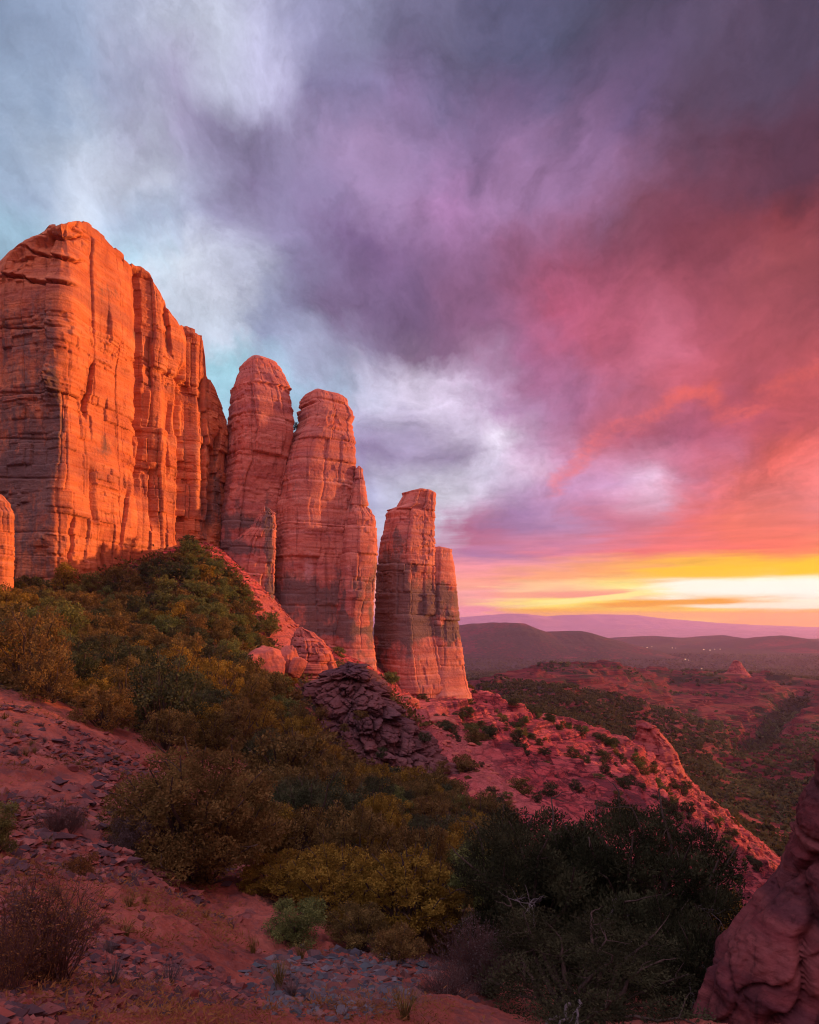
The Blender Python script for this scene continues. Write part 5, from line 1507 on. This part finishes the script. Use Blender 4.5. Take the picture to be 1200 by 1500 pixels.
stones([(385, 1415), (430, 1400), (520, 1402), (600, 1420), (640, 1440), (600, 1490), (470, 1490), (400, 1470), (370, 1440)], 4.2, 9, 130, (0.045, 0.16), BLUE, "flat blue grey stone of the rubble patch beside the path", "blue grey stones of the rubble patch", 61)
stones([(90, 1250), (210, 1230), (290, 1320), (390, 1350), (460, 1400), (380, 1420), (360, 1500), (180, 1490), (160, 1380), (60, 1330)], 3.2, 12, 95, (0.05, 0.22), RED, "loose reddish stone strewn along the dirt path", "reddish stones along the path", 62)
stones([(0, 1010), (120, 1060), (230, 1100), (190, 1180), (160, 1240), (0, 1250)], 7, 27, 60, (0.12, 0.5), RED, "reddish stone lying on the bare dirt slope", "reddish stones on the dirt slope", 63)

SCREE = [stone_mesh(940 + i, M_BOULDER) for i in range(8)]
stones([(330, 838), (380, 850), (420, 900), (450, 925), (440, 960), (400, 950), (395, 915), (350, 865)], 85, 132, 70, (0.5, 1.6), SCREE, "pinkish block of the scree below the flat capped spire", "pink blocks of the scree below the spires", 66, "scree_block", "rock")
stones([(640, 1060), (690, 1085), (760, 1160), (740, 1200), (690, 1180), (640, 1110), (610, 1060)], 60, 135, 90, (0.4, 1.7), SCREE, "crimson block of the scree beside the dark outcrop", "crimson blocks of the scree by the outcrop", 67, "scree_block", "rock")


def chips(name, X, Y, z, size, mat, label, cat, seed):
    rng = np.random.RandomState(seed)
    n = len(X)
    base = np.array([[1, 0, 0], [0, 1, 0], [-1, 0, 0], [0, -1, 0], [0.2, 0.1, 0.7], [0, 0, -0.6]])
    j = base[None] + rng.normal(size=(n, 6, 3)) * 0.24
    a = rng.uniform(0, 6.28, n); ca, sa = np.cos(a), np.sin(a)
    jx = j[..., 0] * ca[:, None] - j[..., 1] * sa[:, None]; jy = j[..., 0] * sa[:, None] + j[..., 1] * ca[:, None]
    V = np.stack([X[:, None] + jx * size[:, None] * 1.4, Y[:, None] + jy * size[:, None], z[:, None] + (j[..., 2] + 0.15) * size[:, None] * 0.95], 2).reshape(-1, 3)
    f = np.array([[0, 1, 4], [1, 2, 4], [2, 3, 4], [3, 0, 4], [1, 0, 5], [2, 1, 5], [3, 2, 5], [0, 3, 5]])
    Q = (f[None] + 6 * np.arange(n)[:, None, None]).reshape(-1, 3)
    link(name, mesh_data(name, V, [Q], False, None, [mat]), None, None, label, cat, None, "stuff")


def build_gravel():
    rng = np.random.RandomState(6)
    K = 80000
    x = rng.uniform(-20, 700, K); Y = np.exp(rng.uniform(math.log(2.6), math.log(24), K))
    X = (x - HX) / F * Y
    z, zn = height(X, Y, True)
    py = HY - F * z / Y
    n0 = fbm(np.stack([X / 2.4, Y / 2.4, X * 0], 1), 4, 95)
    blue = ((x - 495 + 0.4 * (py - 1440)) / 125) ** 2 + ((py - 1440) / 48) ** 2 + 1.1 * n0 + 0.9 * (rng.rand(K) - 0.5) < 0.8
    ok = (n0 + 0.25 * rng.rand(K) > 0.20) & (zn['veg'] < 0.45) & ~blue
    size = (0.007 + 0.05 * rng.rand(K) ** 3.2) * np.clip(Y / 5, 0.8, 3.0)
    k = np.where(ok)[0][:18000]
    chips("gravel", X[k], Y[k], z[k], size[k], S_RED, "small chips of stone scattered over the red dirt", "gravel", 7)
    k = np.where(blue)[0][:2600]
    chips("rubble", X[k], Y[k], z[k], size[k] * 1.0, S_BLUE, "broken blue grey rubble spread at the bottom edge beside the path", "rubble", 8)


build_gravel()


def build_litter():
    rng = np.random.RandomState(16)
    K = 30000
    x = rng.uniform(-20, 720, K); Y = np.exp(rng.uniform(math.log(2.8), math.log(26), K))
    X = (x - HX) / F * Y
    z, zn = height(X, Y, True)
    n0 = fbm(np.stack([X / 1.6, Y / 1.6, X * 0], 1), 4, 96)
    ok = n0 + 0.3 * rng.rand(K) > 0.22
    X, Y, z = X[ok][:5000], Y[ok][:5000], z[ok][:5000]
    n = len(X); k = 7
    sz = rng.uniform(0.02, 0.07, n) * np.clip(Y / 5, 0.8, 3)
    u = rng.normal(size=(n, k, 3)); u[..., 2] = np.abs(u[..., 2]) * 0.6
    P = np.stack([X, Y, z], 1)[:, None] + u * sz[:, None, None]
    V, Q = leaves(P.reshape(-1, 3), (u + rng.normal(size=u.shape) * 0.4).reshape(-1, 3), np.repeat(sz, k) * 0.8, np.repeat(sz, k) * 0.16, rng)
    link("dry_weeds", mesh_data("dry_weeds", V, [Q], False, None, [L_RUST]), None, None, "sparse dry weeds and twiglets over the red dirt", "dry weeds", None, "stuff")


build_litter()


def tuft_mesh(seed, blades=70, mat=None):
    rng = np.random.RandomState(seed)
    V, Q = [], []
    for i in range(blades):
        a = rng.uniform(0, 6.28); q = rng.rand() * 0.12
        b = np.array([math.cos(a) * q, math.sin(a) * q, -0.02])
        lean = rng.uniform(0.1, 0.6); hh = rng.uniform(0.5, 1.0)
        d = np.array([-math.sin(a), math.cos(a), 0]) * 0.012
        pts = [b + np.array([math.cos(a) * lean * t * t, math.sin(a) * lean * t * t, hh * t]) for t in (0, 0.35, 0.7, 1.0)]
        o = len(V)
        for k, p in enumerate(pts):
            w = (1, 0.85, 0.55, 0.1)[k]
            V += [p - d * w, p + d * w]
        Q += [[o + 2 * k, o + 2 * k + 1, o + 2 * k + 3, o + 2 * k + 2] for k in range(3)]
    return mesh_data("grass_tuft", np.array(V), [np.array(Q)], False, None, [mat])


TUFT = [tuft_mesh(i, 70, L_GREY if i % 2 else L_OLIVE) for i in range(4)]
for X, Y, Z, s, px, py in scatter([(80, 1180), (200, 1200), (300, 1320), (400, 1380), (560, 1400), (660, 1430), (640, 1500), (200, 1500), (60, 1300)], 3.6, 14, 34, (0.16, 0.42), 64, 0.6):
    o = link("grass_tuft", TUFT[rs.randint(4)], None, (X, Y, Z - 0.02), "dry grass tuft beside the stony path", "grass tuft", "dry tufts beside the path")
    o.scale = (s, s, s); o.rotation_euler = (0, 0, rs.uniform(0, 6.28))
for X, Y, Z, s, px, py in scatter([(0, 1030), (120, 1070), (215, 1110), (170, 1200), (0, 1180)], 9, 26, 16, (0.3, 0.7), 65, 0.8):
    o = link("grass_tuft", TUFT[rs.randint(4)], None, (X, Y, Z - 0.02), "dry grass tuft on the bare dirt slope", "grass tuft", "dry tufts on the dirt slope")
    o.scale = (s, s, s * 0.7); o.rotation_euler = (0, 0, rs.uniform(0, 6.28))


def build_town():
    wall, N = new_mat("pale_wall"); principled(N, (0.30, 0.22, 0.20), 0.9)
    roof, N = new_mat("roof_tile"); principled(N, (0.16, 0.08, 0.06), 0.9)
    lamp, N = new_mat("lit_window")
    e = N.n.new('ShaderNodeEmission'); e.inputs[0].default_value = (1.0, 0.72, 0.42, 1); e.inputs[1].default_value = 1.6
    o = N.n.new('ShaderNodeOutputMaterial'); N.l.new(e.outputs[0], o.inputs[0])

    def box(x0, x1, y0, y1, z0, z1):
        V = np.array([(x, y, z) for z in (z0, z1) for y in (y0, y1) for x in (x0, x1)], float)
        Q = np.array([[0, 2, 3, 1], [4, 5, 7, 6], [0, 1, 5, 4], [1, 3, 7, 5], [3, 2, 6, 7], [2, 0, 4, 6]])
        return V, Q
    v, q = box(-9, 9, -6, 6, -8, 6)
    w_me = mesh_data("wall", v, [q], False, None, [wall])
    rv = np.array([(-10, -7, 6), (10, -7, 6), (10, 7, 6), (-10, 7, 6), (-10, 0, 10), (10, 0, 10)], float)
    r_me = mesh_data("roof", rv, [np.array([[0, 1, 5, 4], [2, 3, 4, 5], [0, 3, 2, 1]]), np.array([[0, 4, 3], [1, 2, 5]])], False, None, [roof])
    v, q = join([box(-8.6, 8.6, -6.3, -6.02, -1.5, 4.6)])
    l_me = mesh_data("window", v, [q], False, None, [lamp])
    spots = [(940, 956, 1.2, 5200), (948, 956.5, 0.9, 5150), (955, 955, 0.7, 5300), (985, 957, 0.8, 5000), (990, 958, 0.6, 4950), (1031, 961, 0.9, 4700), (1040, 961.5, 0.9, 4650), (1047, 960.5, 0.7, 4750), (1055, 960, 0.7, 4750),
             (1004, 973, 0.9, 3700), (1009, 973.5, 0.6, 3650), (907, 969.5, 0.5, 3900), (1028, 986, 0.8, 2950), (865, 966, 0.7, 4200), (873, 966, 0.6, 4200), (1082, 948, 0.6, 6200), (930, 949, 0.5, 5900), (968, 951, 0.5, 5800)]
    for x, y, s, Y in spots:
        X = (x - HX) / F * Y
        t = bpy.data.objects.new("house", None); COL.objects.link(t)
        t.location = (X, Y, zat(X, Y) + 4 * s); t.scale = (0.55 * s, 0.55 * s, 0.55 * s)
        t["label"] = "tiny house with lit windows in the far valley town"; t["category"] = "house"; t["group"] = "lit houses of the valley town"
        link("wall", w_me, t); link("roof", r_me, t); link("window", l_me, t)


build_town()


def build_haze():
    m, N = new_mat("haze_air")
    v = N.n.new('ShaderNodeVolumePrincipled')
    v.inputs['Color'].default_value = (0.74, 0.50, 0.92, 1)
    v.inputs['Density'].default_value = HAZE
    v.inputs['Anisotropy'].default_value = 0.35
    o = N.n.new('ShaderNodeOutputMaterial'); N.l.new(v.outputs[0], o.inputs['Volume'])
    x, y0, y1, z0, z1 = 15800, -15700, 15900, -300, 112
    V = np.array([(a, b, c) for c in (z0, z1) for b in (y0, y1) for a in (-x, x)], float)
    Q = np.array([[0, 2, 3, 1], [4, 5, 7, 6], [0, 1, 5, 4], [1, 3, 7, 5], [3, 2, 6, 7], [2, 0, 4, 6]])
    link("haze", mesh_data("haze", V, [Q], False, None, [m]), None, None, "pinkish evening haze filling the valley air", "haze", None, "stuff")


HAZE = 4.5e-5
build_haze()
